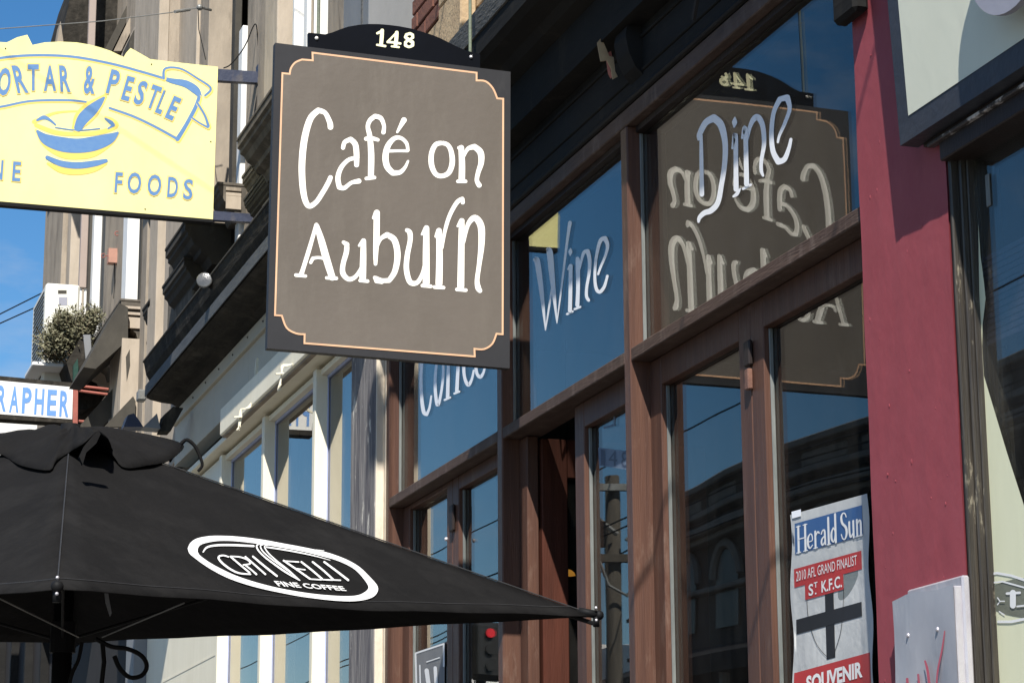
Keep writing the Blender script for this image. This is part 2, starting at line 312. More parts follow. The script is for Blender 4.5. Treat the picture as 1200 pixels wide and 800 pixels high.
def quadtext(name, txt, q, plane, m, parent, off=.0015, bold=0.0):
    """q: px corners TL,TR,BR,BL"""
    vs, fs, _ = fontmesh(txt, bold); V = []
    for s, t in vs:
        a = [q[3][i]*(1-s)+q[2][i]*s for i in (0, 1)]; b = [q[0][i]*(1-s)+q[1][i]*s for i in (0, 1)]
        V.append(plane(a[0]*(1-t)+b[0]*t, a[1]*(1-t)+b[1]*t, off))
    return put(name, V, fs, m, parent)
def letters(name, items, plane, m, parent, off=.0015, bold=0.0, grow=0.0):
    """items: (char, cx, cy, w, h, rot_deg, shear) in photo pixels, one object per letter"""
    for ch, cx, cy, w, h, rot, sh in items:
        vs, fs, _ = fontmesh(ch, bold); c, s_ = math.cos(math.radians(rot)), math.sin(math.radians(rot)); V = []
        for a, b in vs:
            x = (a-.5)*(w+grow); y = -(b-.5)*(h+grow); x += sh*y
            V.append(plane(cx+x*c-y*s_, cy+x*s_+y*c, off))
        put(name, V, fs, m, parent)
def planeY(y): return lambda u, v, o=0: OY(u, v, y-o)
def planeX(x): return lambda u, v, o=0: OX(u, v, x-o)
def pxprism(name, px, plane, depth, m, parent, vec=None):
    pts = [plane(u, v) for u, v in px]; b = MB().prism(pts, vec if vec else depth); return b.build(name, m, parent)

# ================================================================== SETTING
kind(put('road', [(-11, -40, -.15), (-1.2, -40, -.15), (-1.2, 600, -.15), (-11, 600, -.15)], [[0, 1, 2, 3]], M_asph))
kind(put('ground', [(-900, -900, -.16), (900, -900, -.16), (900, 1500, -.16), (-900, 1500, -.16)], [[0, 1, 2, 3]], M_asph))
fp = MB(); fp.box(-1.05, 2.55, -40, 200, -.15, 0); kind(fp.build('pavement', M_concrete))
kb = MB(); kb.box(-1.2, -1.053, -40, 200, -.15, .002, .01); kind(kb.build('kerb', M_concrete))
fp = MB(); fp.box(-14.05, -11.15, -40, 200, -.15, 0); kind(fp.build('far_pavement', M_concrete))

# ================================================================== CAFE SHOPFRONT
XF, XG, XD, XDG = 2.50, 2.553, 2.56, 2.587
cafe = thing('cafe_building', (2.6, 7, 0), 'cafe shopfront with brown timber glazing under a black cornice', 'building')
Zt0, Zt1, Zh = 3.201, 3.240, 3.936
bays = [(4.90, 6.531), (6.585, 7.787), (7.842, 9.288)]
for y0, y1 in ((6.531, 6.585), (7.787, 7.842), (9.288, 9.335)):
    MB().box(XF, 2.63, y0, y1, 0, Zh, .004).build('mullion', M_wood, cafe)
for i, (y0, y1) in enumerate(bays):
    MB().box(XF+.001, 2.62, y0+.0015, y1-.0015, Zt0, Zt1, .003).build('transom_rail', M_rail, cafe)
MB().box(XF-.002, 2.64, 4.90, 9.335, Zh+.0, 3.990, .003).build('head_rail', M_rail, cafe)
MB().box(XF+.03, 2.62, 4.90, 9.288, Zh-.02, Zh-.001).build('head_lining', M_wooddark, cafe)
MB().tube([(XF-.004, 4.9, 4.001), (XF-.004, 9.335, 4.001)], .011, 8).build('head_bead', M_black, cafe)
# fascia and cornice profile swept along the street
prof = [(2.66, 4.012), (XF, 4.012), (XF, 4.203), (2.43, 4.207), (2.43, 4.36), (2.385, 4.372), (2.36, 4.392), (2.30, 4.405), (2.275, 4.42), (2.273, 4.486), (2.66, 4.53)]
pf = MB(); pf.prism([(x, 4.2, z) for x, z in prof], (0, 5.25, 0)); pf.build('fascia', M_fasc, cafe)
pf = MB(); pf.prism([(x, 4.2, z) for x, z in [(2.30, 4.488), (2.266, 4.488), (2.250, 4.556), (2.30, 4.60), (2.66, 4.64), (2.66, 4.54)]], (0, 5.25, 0)); pf.build('cornice_capping', M_fascg, cafe)
for z, d in ((4.06, .006), (4.165, .008)):
    MB().box(XF-d, XF+.01, 4.25, 9.43, z, z+.012, .003).build('fascia_moulding', M_fasc, cafe)
# console bracket with a bent strip of torn card
py = OX(733, 60, 2.468).y
con = MB()
pr_ = [(2.50, 4.205), (2.452, 4.20), (2.446, 4.17), (2.455, 4.12), (2.475, 4.075), (2.50, 4.05)]
con.prism([(x, py-.06, z) for x, z in pr_], (0, .10, 0)); c_ = con.build('console_bracket', M_fasc, cafe)
fl = MB(); pts = [(700, 50), (705, 44), (714, 66), (719, 67), (721, 84), (724, 90), (718, 93), (716, 80), (711, 71), (704, 72)]
yk = OX(712, 68, 2.452).y; fl.prism([OY(u, v, yk) for u, v in pts], (0, .004, 0)); fl.build('torn_card', M_tan, c_); MB().prism([OY(u, v, yk+.004) for u, v in ((712, 62), (716, 60), (720, 76), (718, 90), (715, 84))], (0, .02, 0)).build('torn_card', M_bracket, c_)
# transom windows
def bead(parent, x, y, z0, z1): MB().box(x-.012, x-.0005, y-.007, y-.0008, z0, z1, .002).build('glazing_bead', M_bead, parent)
wins = []
for i, (y0, y1) in enumerate(bays):
    p = MB().box(XG, XG+.006, y0+.002, y1-.002, Zt1+.001, Zh-.022).build('window_pane', G_up if i == 0 else G_up2, cafe); wins.append(p)
    bead(p, XG, y1, Zt1+.001, Zh-.022)
pX = planeX(XG)
O3 = (580, 200); s3 = 280/1067
W_ = [[(180, 398, 20), (190, 410, 26), (208, 540, 20), (226, 712, 5)], [(226, 710, 5), (243, 600, 9), (262, 470, 8)],
      [(236, 350, 14), (245, 368, 28), (258, 500, 22), (277, 680, 5)], [(277, 678, 5), (300, 500, 9), (322, 320, 12), (335, 232, 16)],
      [(338, 348, 6), (337, 362, 18), (336, 378, 6)], [(326, 440, 8), (338, 425, 18), (337, 540, 17), (335, 625, 18)], [(322, 640, 10), (347, 628, 10)],
      [(369, 392, 16), (370, 410, 20), (371, 520, 17), (368, 600, 18)], [(356, 618, 10), (381, 608, 10)],
      [(378, 440, 8), (395, 370, 14), (414, 360, 20), (423, 400, 17), (420, 460, 14), (410, 520, 13), (409, 560, 14), (418, 578, 14)],
      [(461, 462, 10), (472, 430, 11), (493, 380, 12), (503, 335, 16), (492, 303, 22), (470, 315, 17), (452, 390, 13), (446, 470, 13), (452, 525, 15), (468, 541, 16), (487, 520, 14), (497, 490, 12), (502, 470, 12)]]
strokes('wine_lettering', W_, O3, 1/s3, pX, M_vinyl, wins[1], .0003, .00004)
O4 = (740, 0); s4 = 320/1067
D_ = [[(262, 545, 10), (266, 525, 20), (290, 480, 24), (322, 462, 30), (350, 490, 28), (366, 560, 22), (364, 640, 20), (352, 720, 19), (338, 790, 20), (312, 822, 22), (285, 832, 20), (266, 850, 16), (262, 866, 10)],
      [(272, 530, 12), (273, 600, 15), (274, 680, 16), (275, 760, 18)],
      [(404, 460, 6), (403, 478, 20), (401, 497, 6)], [(394, 580, 8), (406, 525, 18), (408, 640, 18), (409, 740, 20)], [(398, 768, 8), (412, 758, 14), (425, 738, 6)],
      [(432, 540, 8), (444, 500, 18), (448, 620, 18), (450, 720, 20)], [(436, 738, 10), (466, 722, 10)],
      [(448, 570, 8), (465, 490, 16), (490, 458, 24), (512, 490, 20), (518, 560, 17), (508, 625, 14), (507, 665, 14), (514, 686, 10)],
      [(572, 556, 9), (578, 530, 11), (600, 480, 14), (618, 425, 16), (608, 382, 24), (580, 388, 20), (556, 440, 17), (547, 520, 18), (553, 590, 20), (574, 632, 24), (598, 622, 20), (615, 580, 15), (623, 545, 12)]]
strokes('dine_lettering', D_, O4, 1/s4, pX, M_vinyl, wins[0], .0003, .00004)
O7 = (440, 380)
C_ = [[(205, -20, 12), (190, 20, 12), (183, 120, 12), (178, 200, 12), (180, 280, 13), (188, 340, 15), (200, 352, 12), (211, 325, 9), (218, 280, 7)],
      [(250, 120, 8), (238, 160, 10), (233, 240, 12), (242, 315, 13), (256, 270, 10), (265, 190, 10), (262, 130, 8), (250, 120, 8)],
      [(296, 60, 10), (287, 100, 12), (284, 200, 13), (282, 285, 14)], [(270, 295, 8), (292, 285, 8)],
      [(338, 40, 10), (326, 90, 12), (322, 180, 13), (318, 260, 14)], [(308, 270, 8), (328, 262, 8)],
      [(346, 130, 9), (352, 90, 9), (345, 150, 12), (348, 205, 12), (362, 236, 14), (376, 215, 10), (384, 180, 8)],
      [(392, 120, 9), (396, 90, 9), (392, 150, 12), (396, 190, 12), (409, 205, 14), (421, 190, 10), (428, 165, 8)]]
strokes('coffee_lettering', C_, O7, 1067/320, pX, M_vinyl, wins[2], .0003, .00004)
# doors
def zx(u, v, x): return OX(u, v, x).z
def door(y0, y1, s_far, s_near, ztop, name_=None, handle=None):
    """leaf between y0 (near) and y1 (far)"""
    b = MB()
    b.box(XD, XD+.045, y1-s_far, y1-.001, .02, Zt0-.002, .003)
    b.box(XD, XD+.045, y0+.001, y0+s_near, .02, Zt0-.002, .003)
    b.box(XD+.001, XD+.045, y0+s_near+.001, y1-s_far-.001, ztop, Zt0-.002, .002)
    b.box(XD+.001, XD+.045, y0+s_near+.001, y1-s_far-.001, .02, .35, .002)
    d = b.build('door', M_wood, cafe)
    p = MB().box(XDG, XDG+.006, y0+s_near+.002, y1-s_far-.002, .351, ztop-.001).build('door_pane', G_dr, d)
    bead(d, XDG, y1-s_far, .352, ztop-.002)
    return d, p
ySeam3 = OX(880, 420, XD).y; z3 = zx(866.6, 401.5, XDG)
yl = OX(775, 480, XD).y; yr = OX(866, 420, XD).y; yrr = OX(895, 420, XD).y
d3a, p3a = door(ySeam3, 6.531, 6.531-yl, yr-ySeam3 if yr > ySeam3 else .05, zx(840, 420, XDG))
d3b, p3b = door(4.93, ySeam3, ySeam3-yrr, .07, zx(950, 359, XDG))
for d in (d3a,):
    q = OX(880, 425, XD); MB().box(XD-.014, XD-.001, q.y-.02, q.y+.02, q.z-.01, q.z+.06, .004).build('hinge', M_wooddark, d)
    MB().box(XD-.016, XD-.001, q.y-.014, q.y+.012, q.z-.075, q.z-.018, .003).build('hinge', M_hinge, d)
zz2 = zx(700, 497, XDG); y2f = OX(674, 560, XD).y; y2s = OX(685, 560, XD).y
d2, p2 = door(6.585, y2f, y2f-y2s, .06, zz2)
# open leaf of the middle bay, folded back inside
ol = MB(); ol.box(2.562, 2.603, 7.70, 7.785, .02, Zt0-.002, .003); ol.build('door_jamb', M_wood, cafe)
ol = MB(); ol.box(2.612, 2.705, 7.69, 7.735, .02, Zt0-.01, .003); ol.box(3.15, 3.22, 7.69, 7.735, .02, Zt0-.01, .003); ol.box(2.706, 3.149, 7.691, 7.734, 3.06, Zt0-.01); ol.box(2.706, 3.149, 7.691, 7.734, .02, .35)
olf = ol.build('door', M_wood2, cafe); olf['label'] = 'open brown door leaf folded back inside'
MB().box(2.707, 3.148, 7.710, 7.715, .351, 3.059).build('door_pane', G_dr, olf)
# bay one doors
yS1 = OX(530.5, 600, XD).y; ya = OX(523.7, 620, XD).y; yb = OX(537.5, 600, XD).y
d1a, p1a = door(yS1, 9.288, .10, ya-yS1, zx(500, 590, XDG))
d1b, p1b = door(7.842, yS1, yS1-yb, .06, zx(560, 565, XDG))
q = OX(532, 610, XD); MB().box(XD-.014, XD-.001, q.y-.025, q.y+.025, q.z-.04, q.z+.06, .004).build('hinge', M_wooddark, d1a)
MB().ball((XD-.03, q.y, q.z-.07), .008, 8).build('hinge', M_steelb, d1a)
# street number vinyl on the middle door glass
nb = put('number_decal', [OX(u, v, XDG-.0008) for u, v in ((701, 524), (740, 529), (740, 551), (702, 545))], [[0, 1, 2, 3]], M_frost, p2)
for ch, u0, u1 in (('1', 704, 709), ('4', 713, 723), ('8', 728, 736)):
    k_ = (u0-701)*.1; quadtext('number_decal', ch, [(u0, 526+k_), (u1, 527+k_), (u1, 545+k_), (u0, 544+k_)], planeX(XDG), M_numd, p2, .0016)
for a, b in (((708, 501), (720, 497)), ((720, 489), (720, 498))):
    strokes('number_decal', [[(a[0], a[1], 2), (b[0], b[1], 2)]], (0, 0), 1, planeX(XDG), M_frost, p2, .001)
# cafe interior: floor, walls, ceiling, brick pier, counter, pendant lamp
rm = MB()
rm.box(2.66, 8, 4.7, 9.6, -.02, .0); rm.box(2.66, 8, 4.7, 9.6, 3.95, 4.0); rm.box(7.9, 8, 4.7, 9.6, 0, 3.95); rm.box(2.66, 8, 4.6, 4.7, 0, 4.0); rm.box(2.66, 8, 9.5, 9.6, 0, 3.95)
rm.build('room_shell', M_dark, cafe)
q = OX(676, 675, 4.2)
q = OY(672, 676, 10.5*.85)
q = OY(666, 674, 9.3)
lp = thing('pendant_lamp', (q.x, q.y, q.z), 'amber glowing pendant lamp inside the dark cafe doorway', 'lamp')
b = MB(); rg = [(.002, .026), (.014, .022), (.025, .012), (.030, 0)]
vs = []; k = 14
for r_, h_ in rg: vs += [q+Vector((r_*math.cos(2*math.pi*j/k), r_*math.sin(2*math.pi*j/k), h_)) for j in range(k)]
put('lamp_shade', vs, [[i*k+j, i*k+(j+1) % k, (i+1)*k+(j+1) % k, (i+1)*k+j] for i in range(3) for j in range(k)]+[[3*k+j for j in range(k)]], M_lamp, lp, True)
MB().tube([q+Vector((0, 0, .024)), Vector((q.x, q.y, 3.95))], .003, 6).build('lamp_cord', M_black, lp)
# upper wall over the cafe: mortar backing with real bricks and blocks
uy0, uy1 = 7.2, 9.18
MB().box(2.585, 2.9, 4.2, 9.18, 4.645, 9.0).build('upper_wall', M_mort, cafe)
zb = 1.6+1.345*2.56
nb_ = 0
bm_me = {}
def brick(y0, y1, z0, z1, m, nm, dx=0):
    return MB().box(2.555+dx, 2.60, y0+.006, y1-.006, z0+.006, z1-.006, .004).build(nm, m, cafe)
z = 4.66; row = 0
while z < 5.75:
    if z < zb-.01:
        h = .15; w = .30; m_, nm = M_tan, 'stone_block'
    else:
        h = .076; w = .235; m_, nm = M_brick, 'brick'
    y = uy0-(w/2 if row % 2 else 0)
    while y < uy1-.01:
        y2 = min(y+w, uy1-.005)
        if y2-y > .05: brick(max(y, uy0), y2, z, z+h, m_, nm, random.uniform(-.003, .003)); nb_ += 1
        y += w
    z += h; row += 1
# tan pier stones, proud of the wall, at the right of the brick
yq = OX(532, 10, 2.56).y
z = 4.66
while z < 5.7:
    MB().box(2.49, 2.554, yq-.32, yq-.02, z+.003, z+.197, .006).build('stone_block', M_tan, cafe); z += .2

# ================================================================== CAFE SIGN
YS = 7.11
sg = thing('cafe_sign', OY(455, 60, YS), 'hanging taupe cafe sign with white hand drawn lettering and peach outline', 'hanging sign')
pS = planeY(YS)
MB().prism([OY(u, v, YS) for u, v in ((322.5, 50.3), (598.3, 84.3), (597.3, 431.5), (313, 408))], (0, .03, 0)).build('sign_board', M_signb, sg)
line0 = [(331, 86), (339.5, 86.8), (341, 80), (346, 73.5), (354, 70), (366.5, 71), (366.2, 62), (558.5, 85.5), (558.5, 94.5), (569, 95.5), (577.5, 103.5), (582.7, 115.5), (589.7, 116),
        (589, 391.5), (581.8, 391), (577, 402.5), (567.5, 408.8), (556, 408.6), (556.3, 417.5), (356.8, 402), (357, 391.5), (347, 390.5), (336, 384), (330.3, 369.8), (322.3, 369.2)]
def arcs(P):
    out = []; i = 0; n = len(P)
    sharp = []
    for k in range(4):
        pass
    seg = {1: 4, 8: 11, 14: 17, 20: 23}
    while i < n:
        if i in seg:
            out += catmull(P[i:seg[i]+1], 4); i = seg[i]+1
        else: out.append(P[i]); i += 1
    return out
line = arcs(line0)
put('sign_face', [pS(u, v, .0012) for u, v in line], [list(range(len(line)))], M_signf, sg)
V = []; F = []; n = len(line)
def inset(P, d):
    out = []
    for i in range(len(P)):
        a = Vector(P[i-1]); b = Vector(P[i]); c = Vector(P[(i+1) % len(P)])
        n1 = (b-a).normalized(); n2 = (c-b).normalized(); n1 = Vector((-n1.y, n1.x)); n2 = Vector((-n2.y, n2.x))
        m_ = (n1+n2); m_ = m_/max(m_.length_squared/2, .6); out.append(b+m_*d)
    return out
pin, pout = inset(line, 1.05), inset(line, -1.05)
for i in range(n): V += [pS(*pin[i], .0017), pS(*pout[i], .0017)]
F = [[2*i, 2*i+1, (2*i+3) % (2*n), (2*i+2) % (2*n)] for i in range(n)]
put('sign_outline', V, F, M_trim, sg)
A0 = (300, 0); sA = 1067/320
T1 = [[(291, 497, 22), (288, 478, 21), (270, 442, 18), (243, 432, 22), (212, 465, 25), (190, 540, 26), (180, 630, 26), (181, 710, 25), (190, 775, 23), (207, 805, 21), (235, 790, 19), (262, 750, 19), (282, 715, 19), (291, 694, 18)],
      [(340, 578, 16), (347, 556, 17), (370, 545, 20), (388, 565, 22), (393, 605, 22), (393, 645, 19)], [(396, 617, 17), (362, 625, 16), (333, 655, 18), (320, 695, 20), (326, 732, 20), (345, 735, 17), (372, 715, 15), (402, 708, 20)],
      [(498, 518, 17), (500, 492, 15), (488, 463, 18), (466, 455, 19), (446, 470, 18), (437, 495, 17), (444, 530, 20), (450, 600, 24), (449, 688, 23)], [(430, 543, 16), (450, 540, 16), (476, 547, 14)], [(431, 698, 14), (463, 694, 14)],
      [(512, 591, 12), (555, 590, 11), (592, 590, 12)], [(594, 588, 12), (588, 560, 14), (566, 540, 15), (540, 542, 18), (516, 570, 22), (506, 610, 24), (512, 650, 24), (534, 676, 22), (562, 674, 18), (582, 655, 13), (594, 630, 9)],
      [(552, 517, 9), (564, 495, 15), (578, 470, 22)],
      [(727, 559, 17), (702, 566, 19), (686, 600, 20), (686, 645, 21), (702, 680, 19), (727, 688, 18), (754, 674, 20), (767, 635, 21), (762, 590, 19), (748, 566, 17), (727, 559, 17)],
      [(793, 578, 14), (802, 578, 22), (805, 640, 24), (804, 702, 25)], [(789, 709, 14), (819, 709, 14)],
      [(812, 612, 10), (828, 582, 16), (854, 574, 22), (877, 596, 25), (880, 635, 22), (868, 675, 18), (863, 705, 17), (872, 724, 20)]]
strokes('cafe_on_lettering', T1, A0, sA, pS, M_cream, sg, .0017, .00011)
B0 = (300, 220)
T2 = [[(236, 145, 16), (224, 185, 15), (205, 250, 17), (183, 320, 17), (176, 340, 20)], [(156, 341, 14), (194, 345, 12)],
      [(238, 150, 18), (255, 205, 26), (273, 270, 28), (293, 335, 26), (298, 350, 26)], [(276, 352, 13), (314, 354, 14)],
      [(214, 292, 13), (222, 276, 14), (245, 273, 12), (276, 279, 13)],
      [(342, 213, 14), (355, 222, 20), (353, 252, 20), (340, 300, 19), (340, 335, 21), (362, 357, 18), (388, 348, 16), (408, 318, 12), (418, 290, 8)], [(403, 226, 10), (420, 208, 20), (419, 270, 24), (417, 350, 26)], [(407, 362, 14), (436, 365, 14)],
      [(459, 118, 12), (472, 98, 24), (471, 180, 24), (468, 250, 20), (467, 298, 14)], [(474, 232, 9), (487, 200, 15), (512, 184, 21), (541, 205, 24), (553, 262, 24), (543, 325, 22), (520, 362, 19), (492, 362, 17), (468, 352, 15)], [(463, 350, 12), (470, 366, 14), (492, 368, 16)],
      [(590, 166, 16), (601, 176, 20), (602, 208, 19), (591, 265, 20), (588, 320, 21), (602, 368, 21), (630, 370, 18), (650, 335, 14), (659, 290, 9)], [(649, 182, 10), (666, 158, 22), (665, 250, 26), (665, 372, 27)], [(650, 382, 14), (683, 385, 14)],
      [(703, 190, 12), (715, 168, 22), (717, 270, 25), (715, 375, 27)], [(697, 388, 14), (733, 390, 14)], [(727, 235, 11), (738, 170, 14), (757, 108, 16), (785, 58, 17), (806, 44, 17), (808, 58, 16)],
      [(789, 150, 11), (804, 130, 22), (802, 250, 25), (800, 385, 27)], [(785, 397, 14), (820, 400, 14)],
      [(812, 215, 10), (828, 145, 17), (855, 118, 24), (879, 150, 27), (881, 220, 24), (872, 300, 18), (864, 360, 18), (868, 390, 22), (875, 402, 18)]]
strokes('auburn_lettering', T2, B0, sA, pS, M_cream, sg, .0017, .00011)
arch = [(361.5, 38.4), (381, 40.5), (390, 38), (399, 34.5), (408, 31.5), (420, 29.4), (432, 28.4), (444, 28.5), (456, 29.5), (468, 31), (482, 33.7), (495, 37.5), (506, 41), (516, 45), (527, 50.5), (537, 55.5), (545, 59), (552, 61), (562.5, 63.6), (562.5, 84), (361.5, 60)]
nbo = MB().prism([OY(u, v, YS+.033) for u, v in arch], (0, .018, 0)).build('number_board', M_navy, sg)
N_ = [[(474, 131, 9), (488, 124, 10), (494, 118, 9)], [(493, 120, 14), (491, 150, 15), (489, 174, 14)], [(473, 176, 8), (505, 181, 9)],
      [(552, 126, 9), (532, 146, 7), (515, 164, 9)], [(514, 165, 9), (540, 167, 9), (564, 171, 9)], [(550, 128, 14), (548, 155, 15), (545, 178, 14)], [(530, 182, 7), (558, 185, 8)],
      [(602, 132, 11), (588, 136, 11), (584, 146, 12), (596, 156, 14), (612, 166, 13), (612, 178, 12), (598, 184, 10), (584, 178, 12), (584, 166, 11), (598, 157, 10), (613, 148, 10), (612, 137, 11), (602, 132, 11)]]
strokes('number_148', N_, A0, sA, planeY(YS+.033), mat('ivory_number', C(252, 248, 206), C(248, 243, 196), .5, bump=0), nbo, .001, .0002)
for (u, v), col_ in (((371, 45), M_cream), ((552, 67), M_steelb)):
    q = OY(u, v, YS+.031); MB().ball(tuple(q), .006, 8).build('fixing_eye', col_, nbo)
# support arm above the picture, with rods down to the sign
xa = OY(373, 40, YS+.04).x; xb = OY(551, 60, YS+.04).x; za = 6.1
for x_, v_ in ((xa, 41), (xb, 62)):
    zt = OY(373 if x_ == xa else 551, v_, YS+.04).z
    MB().tube([(x_, YS+.04, zt-.01), (x_, YS+.04, za)], .0055, 8).build('hanging_rod', M_rod, sg)
arm = thing('sign_support_arm', (2.5, YS+.04, za), 'dark steel arm holding the hanging cafe sign above the cornice', 'bracket')
MB().box(1.632, 2.60, YS+.025, YS+.055, za, za+.03, .004).build('arm_bar', M_black, arm)
MB().box(1.585, 1.63, YS-.04, YS+.10, za-.13, za+.15, .005).build('end_plate', M_black, arm)
MB().tube([(1.61, YS+.03, za+.14), (2.585, YS+.04, za+.95)], .005, 6).build('stay_wire', M_black, arm)
MB().tube([(1.61, YS+.03, za+.14), (2.585, YS-.9, za+.75)], .006, 6).build('stay_wire', M_black, arm)
MB().tube([(1.61, YS+.03, za+.14), (2.585, YS+.9, za+.75)], .006, 6).build('stay_wire', M_black, arm)

# ================================================================== RED PIER AND SHOP ON THE RIGHT
pier = thing('maroon_pier', (2.55, 4.77, 0), 'maroon painted masonry pier between the cafe and the next shop', 'pillar')
yP1 = OX(1014, 400, 2.485).y; yP0 = OX(1118.5, 400, 2.485).y
g = MB(); ny, nz = 10, 90; vs = []; 
for j in range(nz+1):
    for i in range(ny+1):
        y = yP0+(yP1-yP0)*i/ny; z_ = 5.2*j/nz
        e = .003*math.sin(i*2.1+j*.37)+random.uniform(-.0012, .0012)
        vs.append((2.485+(0 if i in (0, ny) else e*.35), y+(0.0015*math.sin(j*.9) if i in (0, ny) else 0), z_))
fs = [[j*(ny+1)+i, j*(ny+1)+i+1, (j+1)*(ny+1)+i+1, (j+1)*(ny+1)+i] for j in range(nz) for i in range(ny)]
put('pier_face', vs, fs, M_maroon, pier, True)
MB().box(2.492, 2.80, yP0+.004, yP1-.004, 0, 5.2).build('pier_core', M_maroon, pier)
bl = MB()
for _ in range(46):
    y = random.uniform(yP0+.02, yP1-.02); z_ = random.uniform(2.1, 3.9); bl.ball((2.485, y, z_), random.uniform(.0015, .0035), 6, (.4, 1, random.uniform(.8, 2.2)))
kind(bl.build('paint_blisters', M_maroon, pier), 'stuff')
# angled timber cap where the pier meets the head
q = OX(1003, 12, 2.47); MB().box(2.44, 2.482, q.y-.05, q.y+.07, q.z-.02, q.z+.22, .01).build('pier_cap', M_fasc, pier)

shop = thing('corner_shop_window', (2.55, 4.0, 0), 'dark framed shop window with a pale green sunlit patch painted on the glass beside the maroon pier', 'shop window')
yR = yP0
zRh = OX(1118, 184, 2.485).z
def fy(u, v, x): return OX(u, v, x).y
# frame strips from pier edge inward
x1_ = 2.487
MB().box(2.488, 2.62, yR-.013, yR-.001, 0, zRh+.2, .003).build('window_frame', M_dkframe, shop)
MB().box(2.506, 2.62, yR-.024, yR-.0135, 0, zRh+.2, .003).build('window_frame', M_dkframe, shop)
MB().box(2.520, 2.62, yR-.031, yR-.0245, 0, zRh+.2, .003).build('window_frame', M_dkframe, shop)
ys_ = yR-.031
pR = MB().box(2.535, 2.541, 1.2, ys_-.002, .5, zRh+.02).build('window_pane', G_rt, shop)
MB().box(2.60, 2.64, 1.2, ys_-.001, .3, zRh+.05).build('backing_board', M_dark, shop)
MB().box(2.545, 2.66, 1.0, yR-.001, 0, .5).build('stall_riser', M_dkframe, shop)
# head of that window: timber soffit
MB().box(2.47, 2.66, 1.0, yR-.001, zRh+.0, zRh+.05, .003).build('window_head', M_wooddark, shop)
# stacked slats leaning behind the glass
za_s, zb_s = OX(1180, 398, 2.56).z, OX(1180, 290, 2.56).z
for i in range(14):
    z_ = za_s+(zb_s-za_s)*i/14; MB().box(2.546, 2.585, 3.2, OX(1153+(i % 3), 340, 2.56).y, z_, z_+.011).build('slat', M_slat, shop)
sun_outline = [(1146.5, 262), (1149, 300), (1153, 330), (1155, 350), (1151.5, 380), (1151, 405), (1153, 440), (1162, 470), (1180, 530), (1200, 592), (1230, 680), (1330, 900), (1168, 960), (1150, 560)]  # polygon cut to the sunlit area; sunlight is painted onto the pane
put('sunlit_patch', [OX(u, v, 2.5343) for u, v in sun_outline], [list(range(len(sun_outline)))], M_grn2, pR)
ov = [(1215+62*math.cos(2*math.pi*k_/40), 700+24*math.sin(2*math.pi*k_/40)) for k_ in range(40)]
put('window_emblem', [OX(u, v, 2.5338) for u, v in ov], [list(range(40))], M_ovl, pR)
q = OX(1158, 223, 2.533); MB().box(2.531, 2.5345, q.y-.008, q.y+.008, q.z-.036, q.z+.036, .002).build('sticker', M_bead, pR)
# oval emblem on the window
em = []
for k2 in range(0, 15): t = math.pi*(.55+k2*.9/14); em.append((1215+62*math.cos(t), 697-25*math.sin(t) , 2.2))
strokes('window_emblem', [[(1155, 674, 3), (1168, 671, 3), (1185, 674, 3), (1215, 684, 3)], [(1157, 683, 2), (1175, 681, 2), (1215, 692, 2)], [(1170, 728, 3.2), (1185, 728, 3.2), (1215, 722, 3.2)],
        [(1180, 695, 3), (1195, 694, 3)], [(1187, 694, 7), (1187, 709, 7)], [(1192, 710, 2), (1212, 708, 2)], [(1169, 700, 1.4), (1172, 704, 1.4), (1177, 704, 1.4)], [(1172, 704, 1.4), (1169, 708, 1.4)], [(1171, 716, 1.4), (1177, 720, 1.4)]], (0, 0), 1, planeX(2.5338), M_logo, pR, .0006, .0001, smooth=False)
# big fascia board above it
XP = 2.425
fb = thing('shop_fascia_board', OX(1055, 170, XP), 'pale green fascia board with thick dark border above the right shop window', 'sign')
c0 = OX(1055, 171, XP); tl = OX(1042.5, 0, XP-.012)
zb0 = c0.z; yb0 = c0.y; y_end = 2.6; H_ = 1.1
def fbp(y, h, o=0): return Vector((XP-o-.035*h, yb0-(yb0-y)+0.0-.0*h, zb0+h))
MB().prism([(XP, yb0, zb0), (XP-.035*H_, yb0+.02*H_, zb0+H_), (XP-.035*H_, y_end, zb0+H_), (XP, y_end, zb0)], (.045, 0, 0)).build('board_border', M_dkblue, fb)
a = OX(1066, 136, XP); bq = OX(1055.5, 0, XP-.01)
za_ = a.z
def onb(y, z_, o): return Vector((XP-.035*(z_-zb0)-o, y, z_))
put('board_face', [onb(a.y, za_, .0015), onb(a.y+.02*(zb0+H_-za_), zb0+H_-.001, .0015), onb(y_end+.02, zb0+H_-.001, .0015), onb(y_end+.02, za_, .0015)], [[0, 1, 2, 3]], M_grn, fb)
MB().box(2.466, 2.60, y_end, yb0-.03, zRh+.052, zb0+H_, .002).build('board_backing', M_wooddark, fb)
MB().box(2.458, 2.478, y_end, yb0-.06, zRh+.042, zRh+.051, .002).build('chipped_strip', M_chip, fb)
# round sign hanging over it (its lower rim just enters the picture)
dc = OX(1172, -10, 2.33)
ds = thing('round_hanging_sign', dc, 'lavender round sign whose rim hangs over the pale fascia board', 'hanging sign')
k = 48; rr = .17
cY = OX(1184, 12, 2.355); cc = Vector((2.355, cY.y, cY.z+rr))
V = [cc+Vector((0, rr*math.cos(2*math.pi*i/k), rr*math.sin(2*math.pi*i/k))) for i in range(k)]
MB().prism(V, (.015, 0, 0)).build('sign_disc', M_disc, ds)
MB().tube([cc+Vector((0.007, 0, rr-.01)), cc+Vector((.007, 0, rr+.5))], .005, 8).build('hanging_rod', M_black, ds)
MB().box(2.35, 2.6, cc.y-.01, cc.y+.01, cc.z+rr+.5, cc.z+rr+.52).build('support_bar', M_black, ds)
